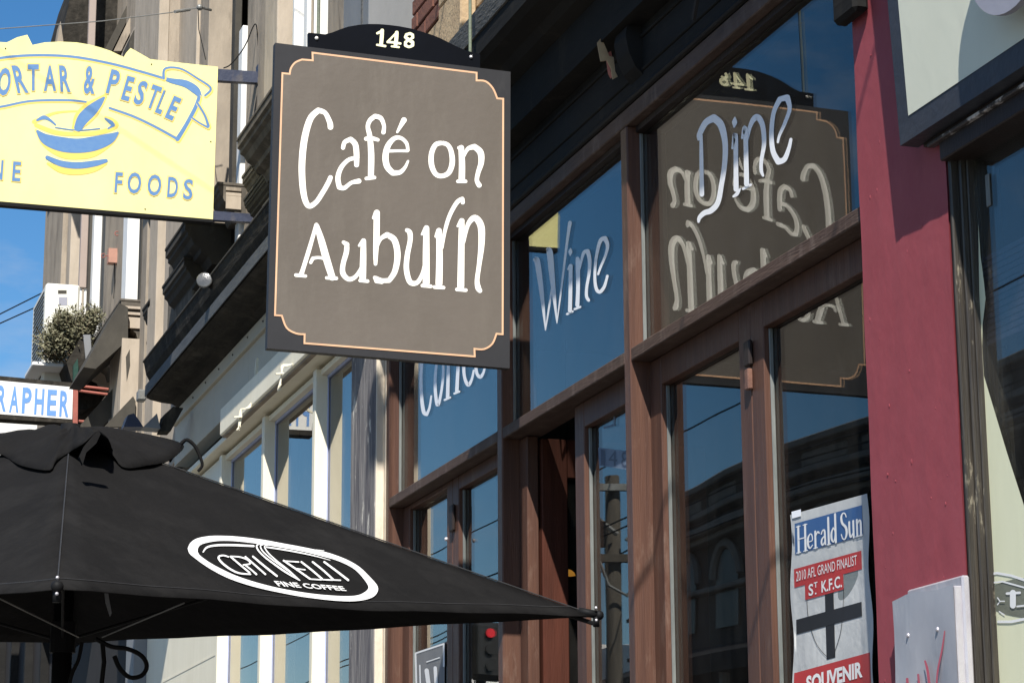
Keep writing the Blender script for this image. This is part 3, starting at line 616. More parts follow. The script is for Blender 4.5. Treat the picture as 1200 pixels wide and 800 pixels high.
# upper wall of that shop, continuing the street
MB().box(2.60, 6, 1.0, 4.55, zRh+.06, 7).build('upper_wall', M_stone, shop)
MB().box(2.68, 6, -6.0, 4.55, 0, 7).build('rear_wall', M_stone, shop)

# galvanised meter cover at lower right
XB = 2.446
mb = thing('metal_meter_cover', OX(1085, 800, XB), 'dented galvanised metal cover with red paint marks on the maroon pier', 'meter box')
f0, f1 = OX(1045, 703, XB), OX(1117, 686, XB)
yA, yB_ = f1.y, f0.y; zt = f0.z
vs = []; nu, nv = 8, 14
for j in range(nv+1):
    for i in range(nu+1):
        s = i/nu; t = j/nv; y = yA+(yB_-yA)*s; z_ = zt-1.0*t
        dent = .016*math.exp(-((s-.45)**2/.05+(t-.25)**2/.02))+.006*math.exp(-((s-.9)**2/.02+(t-.1)**2/.01))-.004*math.sin(s*3.1)
        vs.append((XB+dent, y+(.012*t if i == nu else 0), z_-(.004*math.sin(s*7) if j == 0 else 0)))
put('cover_face', vs, [[j*(nu+1)+i, j*(nu+1)+i+1, (j+1)*(nu+1)+i+1, (j+1)*(nu+1)+i] for j in range(nv) for i in range(nu)], M_steel, mb, True)
xe = 2.484
MB().box(XB+.004, xe, yA+.002, yA+.012, zt-1.0, zt-.003, .002).build('cover_side', M_steelb, mb)
MB().box(XB+.004, 2.484, yB_-.006, yB_, zt-1.0, zt-.006, .002).build('cover_side', M_steel, mb)
MB().box(XB+.004, 2.484, yA+.004, yB_-.006, zt-.012, zt-.006, .002).build('cover_top', M_steel, mb)
MB().box(2.466, 2.4845, yA-.004, yB_-.035, zt-.5, OX(1100, 682, 2.474).z, .004).build('back_plate', M_steelb, mb)
for u, v in ((1065, 744), (1099.5, 737)):
    MB().ball(tuple(OX(u, v, XB+.001)), .006, 8).build('rivet', M_steelb, mb)
pm = lambda u, v, o=0: OX(u, v, XB-.001-o)
for st__ in ([[(1107, 739, 1.2), (1104, 760, 2), (1099, 785, 2.2), (1097, 810, 2)], [(1084, 774, 2), (1087, 785, 3), (1090, 810, 3.5)], [(1076, 790, 2.6), (1078, 812, 3)], [(1063, 795, 3), (1065, 815, 3)]]): strokes('red_paint_mark', [st__], (0, 0), 1, pm, M_red, mb, .001)

# two thin overhead leads above the doorway; their shadows cross the pier and door stiles
for n_, (a_, b2, x1, x2, T_) in enumerate((((1029, 40), (880, 748), 2.485, 2.56, 2.6), ((798, 383), (760, 686), 2.50, 2.56, 2.4))):
    p_a, p_b = OX(*a_, x1)-SUNV*T_, OX(*b2, x2)-SUNV*T_
    solo(MB().tube([p_a+(p_a-p_b)*.5, p_a, p_b, p_b+(p_b-p_a)*.5], .006, 5).build('overhead_lead', M_black, None, loc=tuple(p_a)), ('nearer' if n_ == 0 else 'farther')+' of two slack overhead leads above the cafe doors throwing diagonal shadows on them', 'cable', 'overhead leads above the doors')

# ================================================================== NEWSPAPER POSTER on the inside of the right door pane (taped to the front of it)
XN = XDG-.006
po = thing('newspaper_poster', OX(975, 800, XN), 'newspaper billboard poster with blue masthead and black cross taped to the cafe door glass', 'poster')
P4 = [(926, 603), (1016, 578), (1026, 842), (931, 868)]
def pq(s, t, o=0):
    a = [P4[0][i]*(1-s)+P4[1][i]*s for i in (0, 1)]; b = [P4[3][i]*(1-s)+P4[2][i]*s for i in (0, 1)]
    u, v = a[0]*(1-t)+b[0]*t, a[1]*(1-t)+b[1]*t
    wob = .0035*math.sin(t*9+s*2)+.003*math.sin(s*5+t*3)+(.010*max(0, s-.85)/.15)*(1-.4*math.sin(6*t))+.001*max(0, .06-s)/.06
    return OX(u+(1.6*math.sin(t*14) if s > .97 or s < .03 else 0), v, XN-wob-o)
nu, nv = 60, 90
put('poster_sheet', [pq(i/nu, j/nv) for j in range(nv+1) for i in range(nu+1)], [[j*(nu+1)+i, j*(nu+1)+i+1, (j+1)*(nu+1)+i+1, (j+1)*(nu+1)+i] for j in range(nv) for i in range(nu)], M_paper, po, True)
def patch(name, s0, s1, t0, t1, m, o, a=36, b=12):
    return put(name, [pq(s0+(s1-s0)*i/a, t0+(t1-t0)*j/b, o) for j in range(b+1) for i in range(a+1)], [[j*(a+1)+i, j*(a+1)+i+1, (j+1)*(a+1)+i+1, (j+1)*(a+1)+i] for j in range(b) for i in range(a)], m, po, True)
patch('masthead_band', .055, .93, .044, .180, M_pblue, .0008)
patch('red_band', .035, .90, .243, .325, M_pred, .0008)
patch('red_band', .17, .66, .322, .392, M_pred, .0011)
patch('black_cross', .42, .53, .392, .680, M_pblk, .0008, 8, 24)
patch('black_cross', .05, .88, .468, .532, M_pblk, .0011)
patch('red_band', .02, .96, .700, .86, M_pred, .0008)
def pt(name, strokes_, m, o=.0016):
    V = []; F = []
    for i, st in enumerate(strokes_):
        vs, fs = ribbon2d(st, True); n = len(V); V += [pq(x, y*.375, o+i*.00002) for x, y in vs]; F += [[k+n for k in f] for f in fs]
    return put(name, V, F, m, po)
def ser(x, y, w=.03): return [(x-w, y, .012), (x+w, y, .012)]
# masthead in a drawn serif hand: local units s across, y down (x.375)
h0, h1, xh = .255, .50, .345
HS = []
def stem(x, a, b, w=.026): HS.append([(x, a, w), (x, b, w)])
x = .10; stem(x, h0, h1); stem(x+.085, h0, h1); HS.append([(x, .375, .013), (x+.085, .375, .013)]); [HS.append(ser(x+dx, yy, .024)) for dx in (0, .085) for yy in (h0, h1)]
def ee(x): HS.append([(x-.025, .425, .012), (x+.026, .42, .012), (x+.022, .37, .014), (x, xh+.012, .014), (x-.026, .39, .024), (x-.028, .45, .026), (x-.005, h1-.012, .018), (x+.028, .465, .012)])
ee(.245)
stem(.31, xh, h1, .024); HS.append(ser(.31, h1, .022)); HS.append([(.315, .39, .012), (.34, xh+.01, .018), (.358, .37, .018)])
HS.append([(.385, .385, .016), (.40, xh+.012, .014), (.425, .36, .022), (.43, .42, .024), (.432, .49, .022)]); HS.append([(.425, .41, .014), (.392, .435, .022), (.385, .47, .022), (.40, .492, .018), (.428, .46, .012)])
stem(.475, h0-.005, h1, .026); HS.append(ser(.475, h1, .022))
HS.append([(.535, xh+.012, .014), (.512, .40, .024), (.512, .46, .024), (.535, .49, .014), (.553, .44, .012), (.553, .39, .012), (.535, xh+.012, .012)]); stem(.562, h0-.02, h1, .026)
HS.append([(.70, .29, .012), (.685, .255, .014), (.655, .25, .018), (.638, .285, .026), (.65, .34, .028), (.69, .385, .030), (.70, .44, .028), (.68, .49, .018), (.65, .485, .014), (.632, .44, .012)])
HS.append([(.735, xh, .024), (.735, .44, .024), (.748, .49, .020), (.775, .46, .012)]); stem(.785, xh, h1, .024)
stem(.83, xh, h1, .024); HS.append([(.835, .39, .012), (.86, xh+.01, .018), (.876, .38, .024), (.876, h1, .024)]); HS.append(ser(.83, h1, .02)); HS.append(ser(.876, h1, .02))
HS = [[(.075+(p[0]-.075)*1.035, (.056+(p[1]-.245)*.47)/.375, p[2]) for p in s] for s in HS]
pt('masthead_lettering', HS, M_logo)
def ptext(name, txt, s0, s1, t0, t1, m, o=.0018, bold=.0, skew=0):
    vs, fs, _ = fontmesh(txt, bold)
    return put(name, [pq(s0+(s1-s0)*a+skew*b, t1+(t0-t1)*b, o) for a, b in vs], fs, m, po)
ptext('headline_lettering', '2010 AFL GRAND FINALIST', .06, .84, .256, .300, M_logo)
ptext('headline_lettering', 'S', .215, .275, .328, .380, M_logo, bold=.02); ptext('headline_lettering', 'T', .285, .33, .326, .350, M_logo, bold=.02); ptext('headline_lettering', '.', .295, .315, .372, .380, M_logo)
ptext('headline_lettering', 'K.F.C.', .38, .64, .328, .380, M_logo, bold=.02)
ptext('headline_lettering', 'SOUVENIR', .16, .86, .728, .80, M_logo, bold=.04)
ptext('headline_lettering', 'LIFTOUT', .22, .82, .945, .985, M_logo, bold=.02) if False else None
V = []
pt('shield_outline', [[(.19, 1.05, .006), (.21, 1.3, .006), (.30, 1.6, .006), (.44, 1.80, .006)], [(.66, 1.03, .006), (.64, 1.3, .006), (.60, 1.55, .006), (.50, 1.80, .006)]], M_pblk)
for s0_, t0_ in ((.02, .0),):
    put('tape_strip', [pq(s0_+a*.12, t0_+b*.03-.012, .0024) for b in (0, 1) for a in (0, 1)], [[0, 1, 3, 2]], M_vinyl, po)
# a paler framed notice in the left door glass
nt = thing('door_notice', OX(500, 790, XDG-.004), 'pale framed notice taped low on the left door glass', 'notice')
qn = [(486, 764), (521, 752), (521, 830), (488, 842)]
put('notice_sheet', [OX(u, v, XDG-.004) for u, v in qn], [[0, 1, 2, 3]], M_gpil, nt)
strokes('notice_border', [[(487, 765, 2), (520, 754, 2)], [(487, 765, 2), (489, 840, 2)], [(520, 754, 2), (520, 780, 2)], [(492, 779, 1.6), (493, 820, 1.6)], [(500, 775, 1.2), (515, 770, 1.2)], [(500, 785, 5), (504, 815, 5)], [(510, 782, 4), (512, 815, 4)]], (0, 0), 1, planeX(XDG-.004), M_logo, nt, .001, smooth=False)

# ================================================================== PEELING PIER left of the cafe
pp = thing('peeling_pier', (2.5, 9.6, 0), 'peeling grey plaster pier between the cafe and the cream shopfront', 'pillar')
XQ = 2.462
yq0 = fy(440, 470, XQ); yq1 = fy(411, 500, XQ)
MB().box(XQ+.0005, 2.62, yq0+.0005, yq1, 0, 4.0, .006).build('pier_front', M_peel, pp)
MB().box(XQ+.002, 2.4985, yq0-.008, yq0, 0, 4.0, .002).build('pier_return', M_plas, pp)
MB().box(2.499, 2.62, 9.336, yq0-.001, 0, 4.4).build('pier_return', M_plas, pp)

# ================================================================== CREAM SHOPFRONT
cs = thing('cream_shopfront', (2.5, 12, 0), 'cream painted shopfront with tall windows under a heavy black cornice', 'building')
XM, XMG = 2.425, 2.488
ym = [fy(369.5, 480, XM), fy(309, 530, XM), fy(258.8, 560, XM)]
zhd = 3.985
yn = yq1+.001
MB().box(XM-.04, 2.62, yn, ym[2]+1.9, zhd+.02, zhd+.05, .003).build('window_head', M_crm, cs)
for y in ym:
    MB().box(XM, 2.60, y, y+.055, .6, zhd, .004).build('mullion', M_crm, cs)
    MB().box(XMG-.008, XMG-.001, y-.004, y-.0005, .6, zhd-.002, .002).build('window_trim', M_lav, cs)
edges = [(yn, ym[0]), (ym[0]+.055, ym[1]), (ym[1]+.055, ym[2])]
for y0, y1 in edges:
    MB().box(XMG, XMG+.006, y0+.002, y1-.002, .6, zhd-.03).build('window_pane', G_cr, cs)
    MB().box(XMG-.04, XMG+.03, y0+.001, y1-.001, zhd-.028, zhd-.001, .002).build('window_trim', M_crm, cs)
    MB().box(XMG-.010, XMG-.001, y0+.001, y1-.001, zhd-.040, zhd-.0285).build('window_trim', M_lav, cs)
MB().box(XMG+.16, XMG+.2, yn, ym[2], .5, OX(335, 764, XMG+.16).z).build('display_screen', M_gpil, cs)
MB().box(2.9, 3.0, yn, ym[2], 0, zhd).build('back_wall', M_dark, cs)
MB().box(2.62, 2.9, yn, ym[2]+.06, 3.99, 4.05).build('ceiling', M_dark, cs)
MB().box(2.44, 2.62, yn, ym[2], 0, .6).build('stall_riser', M_crm, cs)
# cream side wall panel beyond the windows
yw = fy(172, 770, 2.44)
MB().box(2.44, 2.62, ym[2]+.056, yw, 0, zhd, .003).build('wall_panel', M_crm, cs)
MB().box(2.438, 2.4395, ym[2]+.056, yw, OX(210, 787, 2.44).z-.012, OX(210, 787, 2.44).z, 0).build('wall_panel', M_crm, cs)
MB().box(2.36, 2.62, yw+.001, yw+.30, 0, 4.0, .004).build('grey_pilaster', M_gpil, cs)
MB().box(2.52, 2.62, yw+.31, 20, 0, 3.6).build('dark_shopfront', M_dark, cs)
fs_ = thing('far_shopfront', (2.6, 24, 0), 'dark shopfront beyond the umbrella pole', 'building')
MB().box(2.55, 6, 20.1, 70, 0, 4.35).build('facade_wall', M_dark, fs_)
for i in range(5): MB().box(2.48, 2.549, 20.3+i*1.1, 20.38+i*1.1, 0, 4.2).build('window_frame', M_fasc, fs_)
# ledge band and shaded fascia
XBd = 2.348
yE = fy(257.5, 509, XBd)
MB().box(XBd, 2.50, yn-.35, yE, 4.016, 4.16, .006).build('ledge_band', M_crm, cs)
MB().box(XBd+.012, 2.50, yn-.35, yE-.004, 4.0065, 4.0155).build('ledge_band', M_stone, cs)
ys0, ys1 = 9.46, 13.8
x_ = ys0; ws = [1.05, 1.2, .9, 1.25, .8]
for i in range(5):
    y2 = min(x_+ws[i % 5], ys1)
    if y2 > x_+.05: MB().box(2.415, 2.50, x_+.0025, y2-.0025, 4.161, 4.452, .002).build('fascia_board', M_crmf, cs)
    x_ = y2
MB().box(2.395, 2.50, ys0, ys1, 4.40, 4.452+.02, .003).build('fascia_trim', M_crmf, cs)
nl = MB()
for i in range(11): nl.ball((2.394, 9.8+i*.37, 4.435+.004*(i % 3)), .006, 6)
kind(nl.build('rusty_nail', M_stone2, cs), 'stuff')
# black cornice
prof = [(2.60, 4.475), (2.40, 4.474), (2.36, 4.495), (2.30, 4.50), (2.235, 4.513), (2.212, 4.523), (2.206, 4.60), (2.225, 4.625), (2.205, 4.66), (2.190, 4.73), (2.60, 4.80)]
yC0, yC1 = 9.46, OX(171.25, 467.5, 2.21).y
pf = MB(); pf.prism([(x, yC0, z) for x, z in prof], (0, yC1-yC0, 0)); pf.build('cornice', M_corn, cs)
MB().box(2.199, 2.2045, yC0, yC1-.01, 4.527, 4.592, .002).build('cornice_lip', M_corg, cs)
MB().box(2.184, 2.40, yC0, yC1+.01, 4.7315, 4.745, .003).build('cornice_capping', M_stone2, cs)
# scroll brackets of painted iron
for k_, pts in enumerate(([(385, 0), (380, 90), (376, 160), (372, 230), (362, 300), (330, 348), (295, 365), (265, 372), (262, 420), (256, 470), (250, 525)],
                          [(700, -90), (690, -30), (672, 5), (640, 38), (600, 48), (570, 55), (563, 100), (556, 160), (545, 225)])):
    Yb = fy(290, 470, 2.33) if k_ == 0 else fy(338, 425, 2.33)
    s_ = strokes('scroll_bracket', [[(p[0], p[1], 15+8*math.sin(i*1.7)) for i, p in enumerate(pts)], [(pts[-4][0], pts[-4][1]+55, 12), (pts[-4][0]-48, pts[-4][1]+58, 12)], [(pts[-2][0]-2, pts[-2][1]+30, 14), (pts[-2][0]-20, pts[-2][1]+50, 8)]], (240, 420), 6.25, planeY(Yb), M_crm, cs, 0, .004)
    md = s_.modifiers.new('t', 'SOLIDIFY'); md.thickness = .012
# downlight / floodlight on the cornice and a small camera at its end
q = OY(240, 329, OX(240, 329, 2.16).y)
fl = thing('flood_light', q, 'small round floodlight fixed above the black cornice', 'light')
b = MB(); k = 16; ax = Vector((-.35, -.9, .1)).normalized(); a1 = ax.orthogonal().normalized(); a2 = ax.cross(a1)
vs = []
for r_, h_ in ((.006, -.045), (.03, -.03), (.040, 0), (.041, .012), (.034, .014)): vs += [q+ax*h_+(a1*math.cos(2*math.pi*j/k)+a2*math.sin(2*math.pi*j/k))*r_ for j in range(k)]
put('lamp_body', vs, [[i*k+j, i*k+(j+1) % k, (i+1)*k+(j+1) % k, (i+1)*k+j] for i in range(4) for j in range(k)]+[[4*k+j for j in range(k)]], M_glas, fl, True)
MB().tube([q-ax*.04, q+Vector((.12, .1, -.06))], .008, 6).build('lamp_bracket', M_black, fl)
q = OX(167, 463, 2.22)
cm = solo(MB().box(q.x-.03, q.x+.02, q.y-.03, q.y+.05, q.z-.035, q.z+.03, .008).tube([q, q+Vector((0, .1, .05))], .01).build('cornice_end_lamp', M_galv, None, loc=tuple(q)), 'small white lamp fitting at the far end of the black cornice', 'light')

# ------------------------------------------------------------------ upper storeys beyond
ub = thing('rendered_terrace_building', (2.7, 15, 0), 'old rendered terrace with pilasters and white window reveals above the cream shop', 'building')
XW = 2.60
def facey(name, u0, u1, vref, x0, ztop, zbot, m, dep=.25, parent=ub):
    """a face turned to the camera: left edge u0 at depth-plane x0, right edge u1"""
    y = fy(u0, vref, x0); xr = OY(u1, vref, y).x
    return MB().box(x0, xr, y, y+dep, zbot, ztop, .004).build(name, m, parent), y, xr
def front(name, u0, u1, vref, x, ztop, zbot, m, parent=ub):
    return MB().box(x, x+.3, fy(u1, vref, x), fy(u0, vref, x), zbot, ztop, .003).build(name, m, parent)
MB().box(2.62+.13, 6, 9.2, 20.6, 4.0, 9.6).build('rear_wall', M_stone2, ub)
# near part, right of the yellow sign
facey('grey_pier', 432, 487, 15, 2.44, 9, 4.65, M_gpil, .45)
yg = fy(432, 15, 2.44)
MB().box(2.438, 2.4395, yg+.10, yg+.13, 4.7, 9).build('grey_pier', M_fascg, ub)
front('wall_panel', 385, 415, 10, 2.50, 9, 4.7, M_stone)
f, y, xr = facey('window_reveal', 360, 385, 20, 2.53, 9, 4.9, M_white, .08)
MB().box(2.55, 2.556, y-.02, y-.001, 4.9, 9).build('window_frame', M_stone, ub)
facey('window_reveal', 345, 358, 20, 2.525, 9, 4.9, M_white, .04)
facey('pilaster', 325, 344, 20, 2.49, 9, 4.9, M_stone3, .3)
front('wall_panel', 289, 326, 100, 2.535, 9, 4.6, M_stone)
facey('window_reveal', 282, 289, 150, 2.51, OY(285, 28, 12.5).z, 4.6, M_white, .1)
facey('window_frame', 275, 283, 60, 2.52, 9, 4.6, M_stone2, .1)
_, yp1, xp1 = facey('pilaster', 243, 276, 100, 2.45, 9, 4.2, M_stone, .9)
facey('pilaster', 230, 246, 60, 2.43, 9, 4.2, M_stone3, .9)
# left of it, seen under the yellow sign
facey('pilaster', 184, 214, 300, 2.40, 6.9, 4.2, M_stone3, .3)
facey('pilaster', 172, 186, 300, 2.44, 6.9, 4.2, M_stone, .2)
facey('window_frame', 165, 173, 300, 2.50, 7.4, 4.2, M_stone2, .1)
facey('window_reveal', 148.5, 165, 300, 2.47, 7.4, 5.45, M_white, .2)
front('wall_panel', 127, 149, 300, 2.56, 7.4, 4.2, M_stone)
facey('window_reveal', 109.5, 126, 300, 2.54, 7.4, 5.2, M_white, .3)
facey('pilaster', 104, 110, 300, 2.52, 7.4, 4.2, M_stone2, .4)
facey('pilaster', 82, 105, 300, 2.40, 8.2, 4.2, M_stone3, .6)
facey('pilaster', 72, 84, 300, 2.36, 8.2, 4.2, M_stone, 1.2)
# string courses, hoods, sills: a moulding profile swept along the street, near end face towards the camera
PROF = [(0, 0), (0, -.16), (.06, -.20), (.06, -.30), (.14, -.36), (.20, -.50), (.34, -.60), (.36, -.72), (.52, -.80), (.60, -1), (1, -1), (1, 0)]
def sweep(name, p, w, d, h, m, prof=PROF, parent=ub):
    """p: top outer corner of the near end; w projection, d run away from the camera, h height"""
    b = MB(); b.prism([(p.x+w*a, p.y, p.z+h*c) for a, c in prof], (0, d, 0)); b.box(p.x-.006, p.x+w, p.y-.004, p.y+d, p.z+.002, p.z+.02, .003)
    return b.build(name, m, parent)
def run(name, far, near, x, w, h, m, dn=0):
    pf_, pn = OX(*far, x), OX(*near, x); pn = Vector((x, pn.y-dn, (pn.z+pf_.z)/2)); return sweep(name, pn, w, pf_.y-pn.y, h, m)
M_hood = mat('dark_hood_render', (.16, .14, .115, 1), (.075, .067, .056, 1), .9, 7, (1, 1, .6), .6, 18, .1, grime=(.28, .245, .20, 1), grime_scale=9, grime_rng=(.55, .78))  # darker tone than the wall render
# near hood beside the cafe sign and the course under it
run('window_hood', (278, 169), (322, 101), 2.28, .26, .20, M_hood, .5)
run('string_course', (294, 196), (322, 150), 2.40, .15, .10, M_stone2, .5)
run('string_course', (284, 213), (306, 178), 2.42, .14, .13, M_hood, .6)
run('string_course', (286, 240), (306, 208), 2.44, .10, .10, M_stone2, .6)
# pilaster base where the course steps round, near end face in view
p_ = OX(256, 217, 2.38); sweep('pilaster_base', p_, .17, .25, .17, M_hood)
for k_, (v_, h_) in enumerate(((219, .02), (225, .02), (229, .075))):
    q = OY(265, v_, p_.y-.012); q2 = OY(283, v_, p_.y-.012); MB().box(q.x, q2.x, p_.y-.012, p_.y-.002, q.z-h_, q.z, .002).build('lit_fillet', M_stone3 if k_ else M_stone, ub)  # paler strips put the sunlight on the stepped end face into colour
# capital under the yellow sign, two tiers; its dark colour holds the sign's shade
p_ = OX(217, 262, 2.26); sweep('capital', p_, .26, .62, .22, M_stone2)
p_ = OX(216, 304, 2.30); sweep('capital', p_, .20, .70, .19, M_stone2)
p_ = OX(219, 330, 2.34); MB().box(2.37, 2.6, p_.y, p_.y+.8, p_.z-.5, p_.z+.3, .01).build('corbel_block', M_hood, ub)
# sill under the white reveals, sunlit tiers of its near face put in as paler strips
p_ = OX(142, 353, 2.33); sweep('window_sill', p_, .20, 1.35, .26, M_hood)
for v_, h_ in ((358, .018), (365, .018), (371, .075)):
    q = OY(144 if v_ < 370 else 146, v_, p_.y-.015); q2 = OY(166, v_, p_.y-.015); MB().box(q.x, q2.x, p_.y-.015, p_.y-.003, q.z-h_, q.z, .002).build('lit_fillet', M_stone3, ub)
run('string_course', (167, 372), (176, 347), 2.40, .12, .16, M_stone2)
# pilaster block at the end of the black cornice
b_, y_, x_ = facey('pilaster_block', 143, 176, 400, 2.33, OX(143, 396, 2.33).z, 3.6, M_stone3, .5)
MB().prism([OY(u, v, y_-.002) for u, v in ((147.5, 418), (152, 409), (152.5, 428), (148.5, 447))], (0, .02, 0)).build('niche_shade', M_stone2, ub)  # dark plate painted in for the shade inside a niche
pf = MB(); pf.prism([OY(u, v, y_+.01) for u, v in ((98, 430), (140, 355), (150, 360), (150, 398), (112, 432))], (0, .7, 0)); pf.build('corbel', M_stone2, ub)
# third shop's stepped cornice
pf = MB(); pf.prism([OY(u, v, y_+.35) for u, v in ((92, 500), (141, 445), (143, 475), (120, 500))], (0, .05, 0)); pf.build('cornice', M_stone2, ub)
pf = MB(); pf.prism([OY(u, v, y_-.03) for u, v in ((122, 500), (156, 464), (159, 470), (158, 500))], (0, .03, 0)); pf.build('cornice', M_stone2, ub)
p_ = OX(97, 425, 2.30); sweep('capital', p_, .22, .5, .16, M_stone3)
MB().box(2.3, 2.7, fy(90, 450, 2.3), fy(90, 450, 2.3)+1.5, 3.9, fy(90, 450, 2.3)*0+OX(95, 447, 2.3).z-.08).build('corbel', M_stone2, ub)
# far end: dark eave with arcade, seen above the yellow sign
pf = MB(); pf.prism([OY(u, v, 18.0) for u, v in ((66, 75), (82, -2), (98, -60), (170, -60), (152, 0), (138, 75))], (0, 1.5, 0)); pf.build('eave_soffit', M_corn, ub)  # near-black colour stands in for the shade beneath the eave
pf = MB(); pf.prism([OY(u, v, 17.8) for u, v in ((62, 75), (71, 25), (78, 75))], (0, .2, 0)); pf.build('gable_post', M_stone, ub)
bar_ = [((122, 60), (158, -12), M_stone2), ((133, 60), (168, -12), M_stone), ((143, 60), (182, -12), M_stone2)]
for i, (a_, b2, m_) in enumerate(bar_): pf = MB(); pf.prism([OY(a_[0], a_[1], 17.5-.2*i), OY(b2[0], b2[1], 17.5-.2*i), OY(b2[0]+9, b2[1], 17.5-.2*i), OY(a_[0]+9, a_[1], 17.5-.2*i)], (0, .6, 0)); pf.build('eave_moulding', m_, ub)
ar = []
for i in range(13):
    t = math.pi*i/12; ar.append((174-12*math.cos(t), 26-13*math.sin(t)))
pf = MB(); pf.prism([OY(u, v, 16.0) for u, v in [(162, 75)]+ar+[(186, 75)]], (0, .8, 0)); pf.build('arch_block', M_stone3, ub)
ar = []
for i in range(11):
    t = math.pi*i/10; ar.append((170-7*math.cos(t), 30-9*math.sin(t)))
pf = MB(); pf.prism([OY(u, v, 15.985) for u, v in [(163, 70)]+ar+[(177, 70)]], (0, .005, 0)); pf.build('arch_shade', M_stone2, ub)  # dark plates stand in for the shade within the arches
pf = MB(); pf.prism([OY(u, v, 15.985) for u, v in [(150, 72), (152, 45), (157, 35), (162, 40), (165, 72)]], (0, .3, 0)); pf.build('arch_shade', M_stone2, ub)
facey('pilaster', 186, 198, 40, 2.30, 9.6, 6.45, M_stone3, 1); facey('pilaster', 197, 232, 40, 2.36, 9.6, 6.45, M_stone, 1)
pf = MB(); pf.prism([OY(u, v, 15.3) for u, v in ((208, 48), (232, -5), (248, 5), (216, 75))], (0, .3, 0)); pf.build('bracket_moulding', M_stone2, ub)
MB().box(2.60, 2.75, fy(230, 100, 2.6), 20.5, 4.2, 9.5).build('rear_wall', M_stone, ub)
# tall dark mass above the top of the frame so sky does not leak behind the pilasters
# downpipe
dp = thing('downpipe', OX(98, 330, 2.34), 'buff boxed downpipe on the far rendered wall above the air conditioner', 'pipe')
y = fy(94, 300, 2.34); xr = OY(102.5, 300, y).x
MB().box(2.34, xr, y, y+.06, OY(97, 337, y).z, 9, .004).build('pipe_box', M_pipe, dp)
for u in (95.5, 101): p_ = OY(u, 337, y); MB().tube([(p_.x, y+.03, p_.z), (p_.x, y+.03, p_.z-.45)], .011, 8).build('pipe', M_white, dp)
# salmon junction box with a thin lead
y = fy(128, 300, 2.50)
jb = thing('junction_box', OY(132, 300, y), 'salmon coloured electrical box between two white window reveals', 'electrical box')
MB().prism([OY(u, v, y) for u, v in ((127.5, 290.5), (137.5, 291), (138, 308), (127, 307))], (0, .08, 0)).build('box_body', M_redbox, jb)
MB().tube([OY(134, 308, y-.005), OY(134.5, 330, y+.03), OY(133, 350, y+.05)], .005, 6, .002).build('box_lead', M_black, jb)
for i, (u, v, u2) in enumerate(((137, 273.5, 148), (121, 299.5, 127))):
    hk = solo(MB().tube([OY(u+2.4*math.cos(t*.7), v+2.4*math.sin(t*.7), y-.01) for t in range(9)], .0035, 6).tube([OY(u+2.5, v, y-.01), OY(u2, v+.3, y-.01)], .003, 6).build('iron_ring_hook', M_bracket, None, loc=tuple(OY(u, v, y))), ('upper' if i == 0 else 'lower')+' small red iron ring hook '+('above' if i == 0 else 'left of')+' the salmon box', 'hook', 'iron hooks on the rendered wall')

# ------------------------------------------------------------------ air conditioner, shelf, shrub, balcony bits
YA = 17.0
ac = thing('air_conditioner', OY(70, 450, YA), 'cream outdoor air conditioner unit on a bracket beside a shrub', 'air conditioner')
a0, a1 = OY(54, 331, YA), OY(90, 450, YA)
MB().box(a0.x, a1.x, YA, YA+.75, a1.z, a0.z, .015).build('casing', M_ac, ac)
MB().prism([OY(u, v, YA-.002) for u, v in ((68, 340), (78, 340), (78, 344), (68, 344))], (0, .01, 0)).build('vent_slot', M_stone2, ac)
MB().prism([OY(u, v, YA-.001) for u, v in ((69, 348), (79, 348), (79, 358), (69, 358))], (0, .01, 0)).build('badge', M_disc, ac)
gl_ = MB()
for i in range(20): gl_.box(a0.x-.004, a0.x-.0005, YA+.08, YA+.66, a1.z+.05+i*.033, a1.z+.062+i*.033)
kind(gl_.build('side_grille', M_stone2, ac), 'stuff')
s0, s1 = OY(38, 423, YA-.2), OY(75, 426, YA-.2)
shf = solo(MB().box(s0.x, s1.x, YA-.2, YA+.25, s0.z-.03, s0.z, .006).build('wall_shelf', M_white, None, loc=tuple(s0)), 'thin white shelf sticking out under the grey green shrub', 'shelf')
YSh = 16.62
sh = thing('shrub', OY(82, 424, YSh), 'grey green small leaved shrub in a planter on the ledge', 'shrub')
tw = MB(); lv = MB(); root = OY(84, 432, YSh+.15)
def blob():
    while True:
        a = Vector((random.uniform(-1, 1), random.uniform(-1, 1), random.uniform(-1, 1)))
        if a.length < 1: return a
cen = [(82, 385, 28, 24), (60, 398, 20, 20), (102, 378, 20, 22), (56, 412, 14, 10), (112, 370, 9, 12), (92, 400, 20, 16), (72, 372, 14, 12)]
px1 = (OY(101, 380, YSh)-OY(100, 380, YSh)).length
for (u, v, ru, rv) in cen:
    c0_ = OY(u, v, YSh+.15)
    for _ in range(int(ru*rv*.8)+50):
        d = blob(); d = d*(.6+.75*random.random()**2); tip = c0_+Vector((d.x*ru*px1, d.y*.18, d.z*rv*px1))
        dirn = (tip-root).normalized(); st = tip-dirn*.05
        if _ % 3 == 0: tw.tube([st, tip], .0022, 3)
        for k2 in range(4):
            p_ = st+(tip-st)*(k2/3.2); o_ = Vector((random.uniform(-1, 1), random.uniform(-1, 1), random.uniform(-.3, 1))).normalized()
            s_ = o_.orthogonal().normalized()*.0065; e_ = p_+o_*random.uniform(.018, .042)
            lv.add([p_, (p_+e_)/2+s_, e_, (p_+e_)/2-s_], [[0, 1, 2, 3]])
for u, v, *_ in cen: tw.tube([root, (root+OY(u, v, YSh+.15))/2+Vector((0, 0, .01)), OY(u, v, YSh+.15)], .008, 5, .003)
kind(lv.build('foliage', M_leaf, sh), 'stuff'); kind(tw.build('twigs', M_bark, sh), 'stuff')
